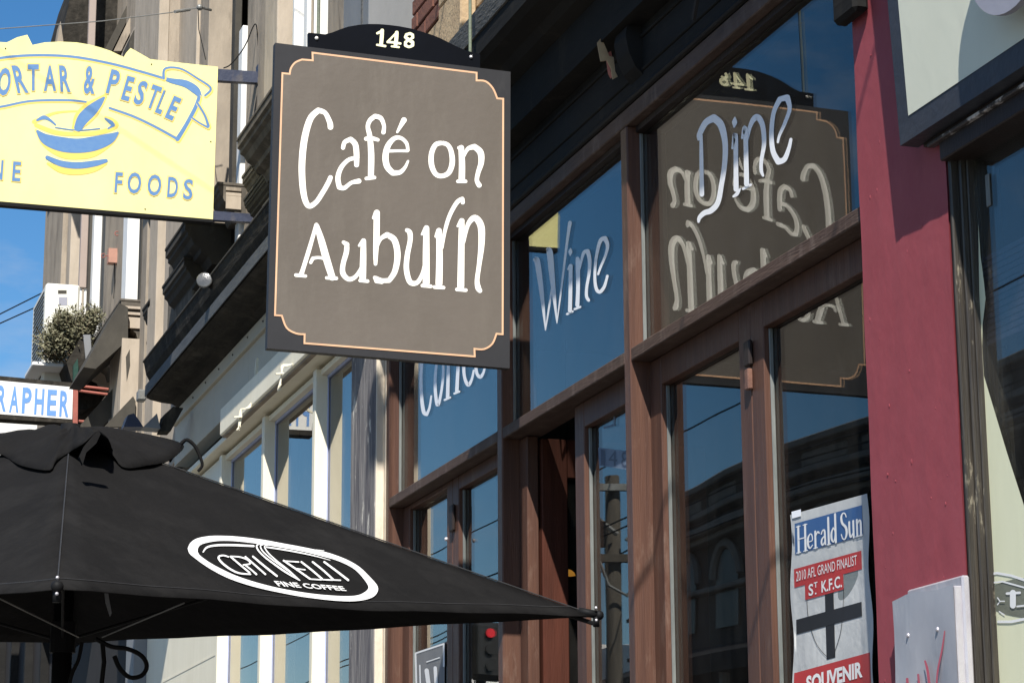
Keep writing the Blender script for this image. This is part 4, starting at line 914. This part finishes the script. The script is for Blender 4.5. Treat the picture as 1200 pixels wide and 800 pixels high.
pl_ = MB(); pl_.prism([OY(u, v, YSh) for u, v in ((78, 425), (96, 393), (107, 393), (109, 425), (100, 446), (84, 446))], (0, .45, 0)); pl_.build('planter', M_corn, sh)
MB().prism([OY(u, v, YSh-.02) for u, v in ((97.5, 392), (106, 392), (108, 424), (101, 426))], (0, .015, 0)).build('planter_board', M_gpil, sh)
gb = solo(pxprism('green_crate', [(86, 428), (91, 420), (92, 432), (90, 446), (86, 446)], planeY(YSh-.05), None, M_green, None, vec=(0, .04, 0)), 'dark green crate edge under the shrub planter', 'crate')
pf = MB(); pf.prism([OY(u, v, YSh+.5) for u, v in ((66, 440), (72, 428), (110, 420), (118, 470), (100, 480), (66, 480))], (0, .4, 0)); solo(pf.build('balcony_box', M_corn, None, loc=tuple(OY(90, 450, YSh+.5))), 'dark balcony box behind the photographer sign', 'balcony')
vt = solo(MB().tube([OY(61, 450, 18), OY(61, 438, 18)], .028, 10).ball(tuple(OY(61, 437, 18)), .034, 8, (1, 1, .5)).build('roof_vent', M_white, None, loc=tuple(OY(61, 450, 18))), 'small white roof vent above the photographer sign', 'vent')

# ================================================================== YELLOW SIGN
YY = 12.2
yb_ = thing('mortar_pestle_sign', OY(200, 70, YY), 'pale yellow projecting food shop sign with blue mortar and pestle', 'projecting sign')
out = [(-79, 62), (-70, 52), (-30, 46), (0, 49.5), (8, 50), (20, 44), (32, 41), (38, 53), (52, 50), (70, 49), (90, 50), (105, 52.5), (118, 56), (130, 60), (138, 64), (145, 67), (148, 62), (153, 56.5), (163, 62), (176, 69.5), (200, 72.5), (255.5, 78.5), (249.5, 257), (0, 236), (-79, 229)]
MB().prism([OY(u, v, YY) for u, v in out], (0, .025, 0)).build('sign_board', M_yel, yb_)
MB().prism([OY(u, v, YY-.004) for u, v in ((-79, 229.5), (249.5, 257.5), (249.5, 260.5), (-79, 234))], (0, .05, 0)).build('bottom_rail', M_black, yb_)
pY = planeY(YY)
def yb2(name, ss, m, off, mul=1, smooth=True): return strokes(name, ss, (0, 0), 1, pY, m, yb_, off, .00006, smooth, mul)
# banner outlines
Z0, sz = (0, 0), 320/985
def zc(l): return [(x*sz, y*sz, w*sz) for x, y, w in l]
ban = [zc([(-240, 300, 10), (-120, 235, 9), (0, 210, 9), (120, 200, 9), (260, 205, 9), (400, 230, 9), (520, 262, 9), (590, 283, 9)]),
       zc([(-240, 440, 8), (-120, 400, 8), (0, 386, 8), (110, 365, 8), (240, 362, 8), (310, 368, 7)]), zc([(395, 390, 8), (480, 420, 9), (560, 458, 9), (640, 502, 10)]),
       zc([(640, 502, 16), (672, 450, 14), (705, 388, 14), (718, 350, 12)]), zc([(590, 283, 10), (596, 248, 8), (650, 248, 7), (710, 282, 7), (760, 318, 8), (740, 345, 8)]),
       zc([(712, 372, 8), (738, 415, 8), (752, 455, 10)]), zc([(692, 425, 6), (720, 444, 6), (750, 460, 7)])]
yb2('banner_gold', [[(p[0]+.8, p[1]+.9, p[2]+1.8) for p in s] for s in ban], M_yel2, .001, 1)
yb2('banner_line', ban, M_blu, .0014)
yb2('banner_line', [zc([(588, 282, 10), (620, 292, 18), (670, 303, 26), (705, 325, 28), (722, 348, 14)])], M_blu, .0016)
# bowl
yb2('bowl_gold', [zc([(122, 440, 14), (150, 428, 14), (200, 408, 9), (270, 402, 6), (350, 405, 6)]), zc([(130, 452, 14), (200, 478, 16), (280, 484, 14), (360, 478, 16), (420, 455, 14), (405, 432, 10), (380, 424, 8)]),
                  zc([(130, 470, 8), (160, 520, 16), (220, 555, 26), (280, 562, 26), (340, 552, 26), (400, 515, 16), (428, 480, 8)]), zc([(172, 590, 8), (220, 612, 24), (280, 618, 26), (340, 608, 24), (383, 590, 8)])], M_yel2, .001)
yb2('bowl_blue', [zc([(134, 434, 8), (158, 424, 15), (178, 432, 10), (200, 450, 6)]), zc([(380, 428, 6), (400, 442, 14), (410, 452, 10), (390, 464, 6)]), zc([(200, 460, 4), (280, 470, 4), (360, 464, 4)]),
                  zc([(135, 474, 10), (165, 502, 38), (220, 520, 52), (280, 526, 52), (340, 518, 52), (395, 500, 38), (424, 480, 10)]), zc([(170, 568, 14), (220, 590, 22), (280, 597, 24), (340, 590, 22), (382, 580, 14)])], M_blu, .0016)
yb2('pestle', [zc([(275, 462, 24), (295, 430, 44), (325, 400, 46), (355, 372, 30), (378, 348, 12)])], M_yel2, .0018, 1.35)
yb2('pestle', [zc([(282, 460, 30), (300, 428, 42), (328, 400, 42), (355, 374, 28), (374, 354, 10)])], M_blu, .0022)
sq_ = 130/1040
tx = [('O', 5, 96, 15, 33, 6, 0), ('R', 23.5, 93, 13, 33, -3, .18), ('T', 39, 91, 13, 31, 0, -.0), ('A', 58.5, 92, 14.5, 30, 0, 0), ('R', 76, 92.5, 12, 31, 2, .1), ('&', 105, 94, 13, 33, 3, 0),
      ('P', 133, 96.5, 12, 29, 14, 0), ('E', 150, 104, 9.5, 29, 16, 0), ('S', 165, 109, 11, 29, 18, 0), ('T', 180, 114, 12, 28, 20, 0), ('L', 190, 120, 7.5, 28, 22, 0), ('E', 203, 127, 10, 28, 24, 0),
      ('M', -20, 98, 20, 33, -7, 0)]
letters('letter', tx, pY, M_yel2, yb_, .0026, .05, 2.2); letters('letter', tx, pY, M_blu, yb_, .0032, .03, 0)
tx = [('F', 139, 214, 8.5, 24, 4, 0), ('O', 157.5, 214.5, 16, 25, 4, 0), ('O', 181, 217, 16, 25, 4, 0), ('D', 202.5, 219.5, 12, 24, 4, 0), ('S', 220.5, 222, 11, 24, 4, 0), ('E', 19.5, 201, 9.5, 23, 4, 0), ('N', -3, 199, 13, 23, 4, 0), ('I', -17, 198, 3, 23, 4, 0), ('F', -29, 197, 9, 23, 4, 0)]
letters('letter', tx, pY, M_yel2, yb_, .0026, .045, 2.0); letters('letter', tx, pY, M_blu, yb_, .0032, .02, 0)
for u, v in ((6.5, 57), (177.5, 75.5), (247, 166), (170, 245)): MB().ball(tuple(OY(u, v, YY-.001)), .004, 6).build('screw', M_black, yb_)
# arms, wall plate, tie wire
xw = OY(303, 90, YY).x
def yarm(q): return MB().prism([OY(u, v, YY+.005) for u, v in q], (0, .04, 0))
yarm([(250, 80.5), (303, 84), (303, 97), (250, 94)]).build('support_arm', M_bluarm, yb_)
yarm([(249, 247), (299, 251), (294, 260), (249, 257.5)]).build('support_arm', M_bluarm, yb_)
MB().prism([OY(u, v, YY-.005) for u, v in ((302.5, 75), (309, 75), (309.5, 98), (302.5, 97))], (0, .06, 0)).build('wall_plate', M_bluarm, yb_)
MB().prism([OY(u, v, YY-.004) for u, v in ((302, 98), (308, 98), (307, 105), (303, 108))], (0, .05, 0)).build('wall_plate', M_black, yb_)
MB().tube([OY(u, v, YY+.02) for u, v in catmull([(262, 80), (270, 76), (282, 62), (290, 48), (296, 33), (300, 29), (302, 45), (304, 75)], 4)], .0035, 6).build('power_lead', M_black, yb_)
MB().tube([OY(u, v, YY+.02) for u, v in ((303, 106), (300, 120), (297, 140))], .004, 6).build('power_lead', M_black, yb_)
# guy wire with turnbuckle to the wall
gw = thing('guy_wire', OY(245, 12, 12.5), 'thin steel guy wire with a turnbuckle crossing above the yellow sign', 'cable')
MB().tube([OY(-260, 52, 12.6), OY(0, 34, 12.6), OY(120, 25, 12.6), OY(200, 15, 12.6), OY(240, 8, 12.6)], .0028, 6).build('wire', M_galv, gw)
MB().tube([OY(205, 14, 12.3), OY(222, 11.5, 12.4)], .009, 8).build('turnbuckle', M_galv, gw)
MB().ball(tuple(OY(234, 9, 12.45)), .018, 10).build('eye', M_galv, gw); MB().tube([OY(235, 9, 12.45), OY(247, 12, 12.6)], .008, 6).build('hook', M_galv, gw)
MB().tube([OY(232, 10, 12.45), OY(233, 35, 12.7), OY(241, 70, 12.9)], .003, 6).build('wire', M_galv, gw)
p_a, p_b = OY(-60, 20, YY)-SUNV*3.2, OY(262, 232, YY)-SUNV*3.2  # unseen wire, added only to cast a shadow line on the sign
solo(MB().tube([p_a+(p_a-p_b)*3, p_a, p_b, p_b+(p_b-p_a)*.6], .003, 5).build('shadow_wire', M_black, None, loc=tuple(p_a)), 'thin unseen wire added above the shops to cast a shadow across the yellow sign', 'cable')
for i, (a_, b2) in enumerate((((-20, 378), (60, 338)), ((-20, 388), (75, 345)))):
    solo(MB().tube([OY(a_[0], a_[1], 22), OY(b2[0], b2[1], 24), OY(b2[0]+45, b2[1]-40, 24.5)], .007, 5).build('overhead_wire', M_black, None, loc=tuple(OY(*a_, 22))), ('upper' if i == 0 else 'lower')+' of two thin overhead wires in the sky left of the air conditioner', 'cable', 'overhead wires by the air conditioner')

# ================================================================== PHOTOGRAPHER SIGN
YH = 16.45
ph = thing('photographer_sign', OY(128, 470, YH), 'white lightbox sign with blue capitals held by a red bracket', 'projecting sign')
MB().prism([OY(u, v, YH) for u, v in ((-100, 431), (88, 448.5), (87, 496), (-100, 484))], (0, .14, 0)).build('lightbox_case', M_corn, ph)
MB().prism([OY(u, v, YH-.004) for u, v in ((-97, 437), (85.5, 453.5), (84.5, 491), (-97, 478))], (0, .003, 0)).build('sign_face', M_white, ph)
txt = 'PHOTOGRAPHER'; it = []
cx = [75.5-i*14.7 for i in range(12)][::-1]
for ch, x_ in zip(txt, cx): it.append((ch, x_, 473-(75.5-x_)*.088, 11.0, 30.5, 3, 0))
letters('letter', it, planeY(YH-.004), M_sky, ph, .002, .03)
for q4 in (((86, 448), (91.5, 449), (91, 497), (85.5, 496)), ):
    MB().prism([OY(u, v, YH-.02) for u, v in q4], (0, .18, 0)).build('bracket_frame', M_bracket, ph)
for a_, b2 in (((91, 452), (127, 456)), ((91, 457.5), (126, 462)), ((91, 493), (105, 494.5))):
    MB().tube([OY(*a_, YH+.02), OY(*b2, YH+.02)], .010, 8).build('bracket_bar', M_bracket, ph)

# white awning far left, blue grey tarpaulin scraps by the cornice
aw = solo(pxprism('white_awning', [(-90, 486), (55, 488), (85, 505), (50, 600), (-90, 610)], planeY(20.8), None, M_white, None, vec=(0, .06, 0)), 'white sloping awning behind the black umbrella at far left', 'awning')
tp = thing('tarpaulin_scrap', OY(165, 500, 13.2), 'crumpled blue grey tarpaulin under the end of the black cornice', 'tarpaulin')
for pts, m_ in (([(145, 500), (150, 486), (157, 484), (163, 492), (168, 500)], M_bluarm), ([(168, 500), (176, 492), (184, 484), (188, 502)], M_gpil), ([(188, 505), (192, 486), (203, 476), (215, 478), (200, 505)], M_corn)):
    MB().prism([OY(u, v, 13.2) for u, v in pts], (0, .12, 0)).build('fold', m_, tp)

# ================================================================== UMBRELLA
dirp = ray(108, 690); hd = Vector((dirp.x, dirp.y, 0)).normalized(); hp = Vector((hd.y, -hd.x, 0))
Du, ru = 6.45, 1.36
def atD(u, v, D): d = ray(u, v); return CAM+d*(D/math.hypot(d.x, d.y))
Nn = atD(67, 690, Du-ru)
Rr = atD(697, 722, math.hypot(Du, ru))
cen2 = Vector((Nn.x, Nn.y, 0))+(hd*ru); 
Ff = None
zF = None
# far corner: mirror of the near one through the centre, set to the height the far hem shows
Fp = Vector((Nn.x, Nn.y, 0))+hd*(2*ru)
pxF = None
for k_ in range(200):
    z_ = 2.0+k_*.005
    if PX((Fp.x, Fp.y, z_))[1] < 754: zF = z_; break
Fp = Vector((Fp.x, Fp.y, zF)); Mid = (Nn+Fp)/2
Lf = Mid*2-Rr
AP = OY(104, 507, Mid.y); AP = Vector((Mid.x, Mid.y, AP.z))
APz = AP.z
um = thing('market_umbrella', (Mid.x, Mid.y, 0), 'black canvas market umbrella with a white oval coffee logo', 'umbrella')
corners = [Nn, Rr, Fp, Lf]
def panel(A, B, P, n=16, off=0, sag=.035, hem=.05):
    """triangular canopy panel, slightly hollow between the ribs, with a curved hem"""
    vs = []; fs = []; nrm = (B-A).cross(P-A).normalized()
    if nrm.z < 0: nrm = -nrm
    for j in range(n+1):
        t = j/n
        for i in range(n+1):
            s = i/n; a = A+(P-A)*t; b = B+(P-B)*t; p = a+(b-a)*s
            bow = 4*s*(1-s)
            p = p-nrm*sag*bow*(1-t)*(.35+.65*(1-t))+(P-p)*(hem*bow*(1-t)**3)
            p = p+nrm*(.003*math.sin(9*s+5*t)*bow+.0025*math.sin(38*t*(1.1-s*.3)+2*s)*bow*(1-t)*s*s+.0015*math.sin(31*s)*max(0, 1-t*5))
            vs.append(p+nrm*off)
    for j in range(n):
        for i in range(n): fs.append([j*(n+1)+i, j*(n+1)+i+1, (j+1)*(n+1)+i+1, (j+1)*(n+1)+i])
    return vs, fs
for i in range(4):
    vs, fs = panel(corners[i], corners[(i+1) % 4], AP, 20)
    o_ = put('canopy_panel', vs, fs, M_umb, um, True); md = o_.modifiers.new('t', 'SOLIDIFY'); md.thickness = .003; md.offset = 0
# seams
for c in corners:
    MB().tube([c+(AP-c)*t+Vector((0, 0, .004)) for t in (0, .25, .5, .75, .97)], .0018, 6).build('seam', M_seam, um)
    MB().tube([c+Vector((0, 0, -.02)), AP+Vector((0, 0, -.06))], .006, 6).build('rib', M_black, um)
    d = (AP-c).normalized(); hubp = Vector((Mid.x, Mid.y, Mid.z-.03))
    mid_ = c+(AP-c)*.45+Vector((0, 0, -.05))
    MB().tube([mid_, Vector((Mid.x, Mid.y, OY(105, 752, Mid.y).z))], .004, 6).build('stretcher', M_black, um)
pole = MB().tube([(Mid.x, Mid.y, .05), (Mid.x, Mid.y, APz+.02)], .026, 16); pole.build('pole', M_black, um, True)
MB().tube([(Mid.x, Mid.y, 0), (Mid.x, Mid.y, .05)], .28, 24).build('base', M_black, um)
hz = OY(105, 752, Mid.y).z
MB().tube([(Mid.x, Mid.y, hz-.03), (Mid.x, Mid.y, hz+.05)], .034, 14).build('runner_hub', M_black, um)
# corner end caps with brass screws
for c in corners:
    d = (c-AP); d.z = 0; d.normalize(); p_ = c+d*.0
    e_ = MB(); e_.tube([p_-d*.045+Vector((0, 0, .014)), p_+d*.012+Vector((0, 0, .004))], .011, 12); e_.ball(tuple(p_+d*.012+Vector((0, 0, .004))), .0135, 12); e_.tube([p_+d*.004, p_+d*.004+Vector((0, 0, -.028))], .009, 10)
    o_ = e_.build('end_cap', M_black, um, True)
    MB().ball(tuple(p_-hd*.018+Vector((0, 0, .022))), .004, 8).build('screw', M_steelb, o_); MB().ball(tuple(p_-hd*.020+Vector((0, 0, -.012))), .004, 8).build('screw', M_steelb, o_)
# hanging strap and cables
def onpole(u, v, dd=-.08): return atD(u, v, Du+dd)
st_ = [(122, 690), (124, 706), (129, 722), (131, 718), (128, 702), (126, 689)]
MB().prism([atD(u, v, Du-.5) for u, v in st_], (0, .004, 0)).build('strap', M_gpil, um)
MB().tube([atD(u, v, Du-.1) for u, v in catmull([(112, 748), (130, 757), (150, 760), (166, 768), (172, 780), (166, 791), (152, 793), (140, 782), (134, 768)], 4)], .006, 6).build('cable_loop', M_black, um)
MB().tube([atD(u, v, Du-.1) for u, v in catmull([(96, 752), (92, 772), (84, 790), (80, 810)], 4)], .005, 6).build('cable_loop', M_black, um)
MB().tube([atD(u, v, Du-.1) for u, v in ((120, 752), (122, 775), (118, 810))], .006, 6).build('cable_loop', M_black, um)
for a_, b2 in (((0, 701), (92, 746)), ((216, 706), (120, 746))):
    MB().tube([atD(*a_, Du-.55), atD(*b2, Du-.05)], .0022, 5).build('guy_cord', M_galv, um)
# vent flap on top: loose cap with lobed edges, draped over the apex
# rim points, photo px and distance, anticlockwise seen from above starting at right tip
rim = [(214, 526, 6.75), (203, 536, 6.40), (190, 542, 6.25), (172, 545, 6.12), (152, 548, 6.02), (139, 543, 5.95), (133, 530, 5.90), (127, 514, 5.86), (116, 504, 5.84), (107, 510, 5.85), (96, 520, 5.87), (80, 530, 5.90), (66, 540, 5.95), (58, 550, 6.0), (38, 548, 6.05), (20, 543, 6.15), (4, 533, 6.25), (-22, 520, 6.45), (-40, 512, 6.7), (-10, 508, 7.1), (60, 503, 7.2), (130, 502, 7.2), (190, 512, 7.1), (214, 520, 6.9)]
def onU(u, v, lift):
    best = None; d = ray(u, v)
    for A_, B_ in ((Nn, Rr), (Lf, Nn)):
        n_ = (B_-A_).cross(AP-A_).normalized(); t = ((A_-CAM).dot(n_))/d.dot(n_); p = CAM+d*t
        if best is None or t < best[0]: best = (t, p)
    t_ = ((Nn-CAM).dot((Rr-Nn).cross(AP-Nn)))/d.dot((Rr-Nn).cross(AP-Nn)); tl_ = ((Nn-CAM).dot((Nn-Lf).cross(AP-Lf)))/d.dot((Nn-Lf).cross(AP-Lf))
    t = t_ if u > 105 else tl_
    return CAM+d*t-d.normalized()*lift
RP = []
for (u, v, D_) in rim:
    if v >= 525: RP.append(onU(u, v, .035))
    else: RP.append(atD(u, v, D_ if D_ > 6.4 else 6.12))

vs = []; nr = 9; nR = len(RP)*3
RPc = catmull([tuple(p) for p in RP+[RP[0]]], 3)[:-1]; RPc = [Vector(p) for p in RPc]; nR = len(RPc)
top = Vector((AP.x, AP.y, AP.z+.012))
def avg(i, w): return sum((RPc[(i+k_) % nR] for k_ in range(-w, w+1)), Vector((0, 0, 0)))/(2*w+1)
AV = [avg(i, 9) for i in range(nR)]
for j in range(nr+1):
    t = j/nr; q_ = t**2.2
    for i in range(nR):
        r_ = AV[i]*(1-q_)+RPc[i]*q_; p = top+(r_-top)*t
        vs.append(p+Vector((0, 0, .010*math.sin(math.pi*t)+(.007*math.sin(i*.45+t*5)+.005*math.sin(i*1.1-t*9))*t*(1-t)*4)))
fs = [[j*nR+i, j*nR+(i+1) % nR, (j+1)*nR+(i+1) % nR, (j+1)*nR+i] for j in range(nr) for i in range(nR)]
o_ = put('vent_flap', vs, fs, M_umb, um, True); md = o_.modifiers.new('t', 'SOLIDIFY'); md.thickness = .003
MB().tube([atD(u, v, 6.7) for u, v in catmull([(212, 520), (219, 515), (228, 522), (234, 534), (237, 545), (232, 552)], 4)], .006, 6, .004).build('tie_loop', M_umb, um)
MB().tube([atD(u, v, 6.7) for u, v in ((214, 520), (206, 530), (199, 541))], .003, 5).build('tie_loop', M_umb, um)
# gathered inner cloth under the arch of the flap
MB().prism([atD(u, v, 5.93) for u, v in ((97, 544), (101, 530), (113, 519), (118, 508), (115, 504), (109, 510), (99, 522), (93, 535))], (0, .02, 0)).build('flap_fold', M_umb, um)
for i in range(4):
    A_, B_ = corners[i], corners[(i+1) % 4]; vs, fs = panel(A_, B_, AP, 20, off=.0022); hm = [vs[k_] for k_ in range(21, 42)]
    MB().tube(hm, .0016, 5).build('hem_stitch', M_seam, um)
# logo on the near right-hand panel
nrm = (Rr-Nn).cross(AP-Nn).normalized(); nrm = nrm if nrm.z > 0 else -nrm
def pU(u, v, o=0):
    d = ray(u, v); t = ((Nn-CAM).dot(nrm))/d.dot(nrm); p = CAM+d*t
    # follow the hollow of the panel
    for _ in range(3):
        e1 = Rr-Nn; e2 = AP-Nn; w = p-Nn
        a11, a12, a22 = e1.dot(e1), e1.dot(e2), e2.dot(e2); b1, b2_ = w.dot(e1), w.dot(e2); de = a11*a22-a12*a12
        al = (b1*a22-b2_*a12)/de; be = (b2_*a11-b1*a12)/de; t_ = min(max(be, 0), .99); s = min(max(al/(1-t_), 0), 1)
        bow = 4*s*(1-s); dz = -.035*bow*(1-t_)*(.35+.65*(1-t_))+.003*math.sin(9*s+5*t_)*bow
        q_ = Nn+nrm*(dz+.0035+o); t = ((q_-CAM).dot(nrm))/d.dot(nrm); p = CAM+d*t
    return p
lo = [(50, 110), (66, 78), (105, 52), (180, 38), (260, 37), (350, 42), (480, 58), (600, 80), (730, 104), (850, 130), (930, 155), (1000, 185), (1060, 222), (1110, 270), (1155, 320), (1165, 355), (1140, 392), (1080, 413), (1000, 420), (900, 415), (800, 404), (700, 390), (600, 371), (500, 350), (400, 324), (300, 290), (220, 252), (150, 210), (95, 170), (60, 140)]
li = [(108, 128), (112, 105), (135, 85), (200, 70), (265, 66), (350, 70), (480, 86), (600, 106), (730, 130), (850, 160), (915, 178), (980, 205), (1030, 235), (1070, 275), (1103, 320), (1108, 345), (1085, 368), (1045, 385), (980, 390), (890, 386), (800, 378), (700, 364), (610, 348), (520, 328), (420, 300), (325, 267), (250, 232), (190, 200), (145, 170), (118, 148)]
def rs(l): return [tuple(p) for p in catmull(l+[l[0]], 3)[:-1]]
lo_, li_ = rs(lo), rs(li); n = len(lo_)
V = []
for a, b in zip(lo_, li_): V += [pU(210+a[0]/5, 620+a[1]/5), pU(210+b[0]/5, 620+b[1]/5)]
put('logo_oval', V, [[2*i, 2*i+1, (2*i+3) % (2*n), (2*i+2) % (2*n)] for i in range(n)], M_logo, um)
LG = [[(140, 132, 8), (158, 108, 13), (190, 96, 14), (250, 91, 15), (340, 92, 15), (436, 97, 14)], [(512, 103, 10), (600, 116, 11), (700, 134, 10), (800, 156, 7), (885, 180, 3)],
      [(480, 84, 8), (455, 92, 10), (462, 120, 11), (500, 160, 11), (560, 205, 12), (625, 250, 13), (705, 298, 6)], [(492, 88, 7), (476, 98, 8), (492, 130, 9), (540, 172, 9), (600, 215, 9), (660, 258, 9), (706, 298, 5)], [(515, 92, 6), (500, 100, 8), (520, 135, 9), (570, 182, 9), (640, 238, 10), (708, 298, 5)],
      [(288, 160, 10), (262, 152, 11), (236, 156, 13), (232, 172, 14), (262, 205, 15), (310, 238, 14), (355, 256, 12), (418, 262, 10)],
      [(300, 158, 12), (355, 205, 12), (412, 252, 12)], [(305, 157, 9), (360, 162, 10), (405, 180, 11), (415, 200, 11), (375, 207, 9)], [(385, 207, 10), (425, 238, 11), (452, 262, 13)],
      [(388, 160, 12), (440, 205, 12), (505, 262, 12)], [(432, 158, 13), (500, 215, 14), (572, 272, 14)],
      [(612, 182, 13), (690, 235, 13), (765, 288, 13)], [(612, 184, 9), (700, 190, 9)], [(682, 228, 8), (738, 236, 8)], [(765, 290, 9), (832, 294, 9)],
      [(716, 190, 13), (780, 240, 13), (838, 290, 13)], [(838, 293, 9), (900, 296, 9)], [(782, 190, 13), (845, 240, 13), (902, 292, 13)], [(902, 295, 9), (945, 297, 9)], [(850, 190, 14), (920, 242, 14), (990, 296, 15)],
      [(800, 119, 5), (848, 125, 5)], [(822, 120, 4), (838, 130, 4)]]
strokes('logo_lettering', LG, (210, 620), 5, lambda u, v, o=0: pU(u, v, o), M_logo, um, .0006, .00015, wmul=.8)
quadtext('logo_lettering', 'FINE COFFEE', [(320.5, 680), (401.5, 686.5), (406.5, 692), (326.5, 686.3)], lambda u, v, o=0: pU(u, v, o), M_logo, um, .0006, .02)

# ================================================================== ACROSS THE STREET (seen mirrored in the glass)
ob = thing('parapet_building', (-14, 37, 0), 'dark two storey building with moulded parapet across the street', 'building')
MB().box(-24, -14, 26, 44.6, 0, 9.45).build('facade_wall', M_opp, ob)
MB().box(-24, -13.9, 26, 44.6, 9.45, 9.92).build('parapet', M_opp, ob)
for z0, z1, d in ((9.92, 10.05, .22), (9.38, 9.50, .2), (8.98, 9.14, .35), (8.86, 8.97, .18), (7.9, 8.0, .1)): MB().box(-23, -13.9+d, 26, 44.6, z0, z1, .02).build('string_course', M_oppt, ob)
for i in range(9):
    y = 26.3+i*2.0
    MB().box(-13.98, -13.87, y+.25, y+1.75, 9.56, 9.84, .03).build('parapet_panel', M_oppt, ob)
    a_ = [(-13.95, y+.5, 7.2)]+[(-13.95, y+.5+.5*(1-math.cos(math.pi*t/10)), 8.15+.5*math.sin(math.pi*t/10)) for t in range(11)]+[(-13.95, y+1.5, 7.2)]
    wdw = MB().prism(a_, (.02, 0, 0)).build('arched_window', M_win, ob)
    o2 = [(-13.92, y+1+.62*math.cos(math.pi*(1-t/12)), 8.15+.62*math.sin(math.pi*t/12)) for t in range(13)]
    MB().tube(o2, .09, 6).build('window_hood', M_oppt, wdw)
pf = MB(); pf.prism([(-14, 26, 5.6), (-14, 26, 6.9), (-10.8, 26, 5.9), (-10.8, 26, 5.6)], (0, 18.6, 0)); pf.build('verandah', M_dark, ob)
for i in range(7): MB().tube([(-11, 26.5+i*2.9, 0), (-11, 26.5+i*2.9, 5.6)], .09, 8).build('verandah_post', M_oppt, ob)
wb = thing('white_parapet_building', (-14, 60, 0), 'distant white building with a curved parapet across the street', 'building')
MB().box(-26, -14, 45, 57.8, 0, 6.9).build('facade_wall', M_white, wb)
MB().box(-26, -14, 57.9, 72, 0, 8.8).build('facade_wall', M_white, wb)
cpts = [(-14.01, 45, 6.9)]+[(-14.01, 45+6*t/16, 6.9+.62*math.sin(math.pi*t/16)) for t in range(17)]+[(-14.01, 51, 6.9)]
MB().prism(cpts, (-.4, 0, 0)).build('curved_parapet', M_white, wb)
for i in range(6): MB().box(-13.99, -13.96, 46+i*4, 48+i*4, 3.9, 5.8).build('window', M_dark, wb)
ch = MB().box(-16.5, -15.6, 47.5, 48.3, 6.9, 8.6).build('chimney', M_brick, wb)
pl = thing('power_pole', (-5.18, 26, 0), 'timber power pole with crossarms across the street', 'power pole')
PXo = -5.18
MB().tube([(PXo, 26, 0), (PXo, 26, 6.78)], .115, 14, .095).build('pole_shaft', M_pole, pl, True)
MB().box(PXo-.8, PXo+.8, 25.83, 25.90, 6.58, 6.66).build('crossarm', M_galv, pl); MB().box(PXo-.8, PXo+.8, 25.82, 25.90, 5.73, 5.82).build('crossarm', M_pole, pl)
for x_ in (-.6, -.35, .35, .6): MB().tube([(PXo+x_, 25.86, 5.82), (PXo+x_, 25.86, 5.96)], .035, 8, .02).build('insulator', M_black, pl)
MB().tube([(PXo+.6, 25.81, 6.57), (PXo+.3, 25.80, 6.25), (PXo+.02, 25.81, 6.05)], .03, 6).build('brace', M_galv, pl)
MB().tube([(PXo+.25, 25.79, 5.73), (PXo+.15, 25.78, 5.45), (PXo-.1, 25.80, 5.33), (PXo-.3, 25.81, 5.6)], .02, 6).build('cable_loop', M_galv, pl)
for dz_ in (5.35, 5.05, 4.6): MB().tube([(PXo-.12, 25.88, dz_), (PXo-.32, 25.85, dz_+.06), (PXo-.34, 25.85, dz_+.16)], .022, 6).build('cable_hook', M_black, pl)
MB().tube([(PXo-.5, 25.82, 6.55), (PXo-.3, 25.80, 6.2), (PXo-.1, 25.82, 5.98)], .025, 6).build('brace', M_galv, pl)
MB().tube([(PXo+.22, 25.82, 6.2), (PXo+.22, 25.82, 5.9)], .06, 8).build('cable_joint', M_black, pl)
for i, (dx_, z_, zz) in enumerate(((-.6, 5.97, 5.6), (-.35, 5.97, 5.5), (.35, 5.97, 5.4), (.6, 5.97, 5.3), (0, 6.95, 6.8))):
    x_ = PXo+dx_
    solo(MB().tube([(x_, 25.86, z_), (x_-.2, 60, zz-.25), (x_-.4, 110, z_)], .010, 5).tube([(x_, 25.86, z_), (x_, -4, z_-.5), (x_, -34, z_)], .010, 5).build('power_line', M_black, None, loc=(x_, 25.86, z_)), ['outermost', 'second', 'third', 'fourth', 'highest'][i]+' of the power lines strung along the street beside the timber pole', 'cable', 'street power lines')
tlg = thing('traffic_light', (.60, 14, 0), 'black traffic signal with its red lamp lit, mirrored in the cafe door', 'traffic light')
MB().tube([(.60, 14.05, 0), (.60, 14.05, 3.5)], .04, 10).build('signal_pole', M_sig, tlg)
MB().box(.49, .71, 13.86, 13.99, 3.02, 3.37, .03).build('signal_head', M_sig, tlg)
for i, m_ in enumerate((M_lred, M_sig, M_sig)):
    MB().tube([(.60, 13.855, 3.30-.10*i), (.60, 13.84, 3.30-.10*i)], .028, 16).build('signal_lens', m_, tlg)
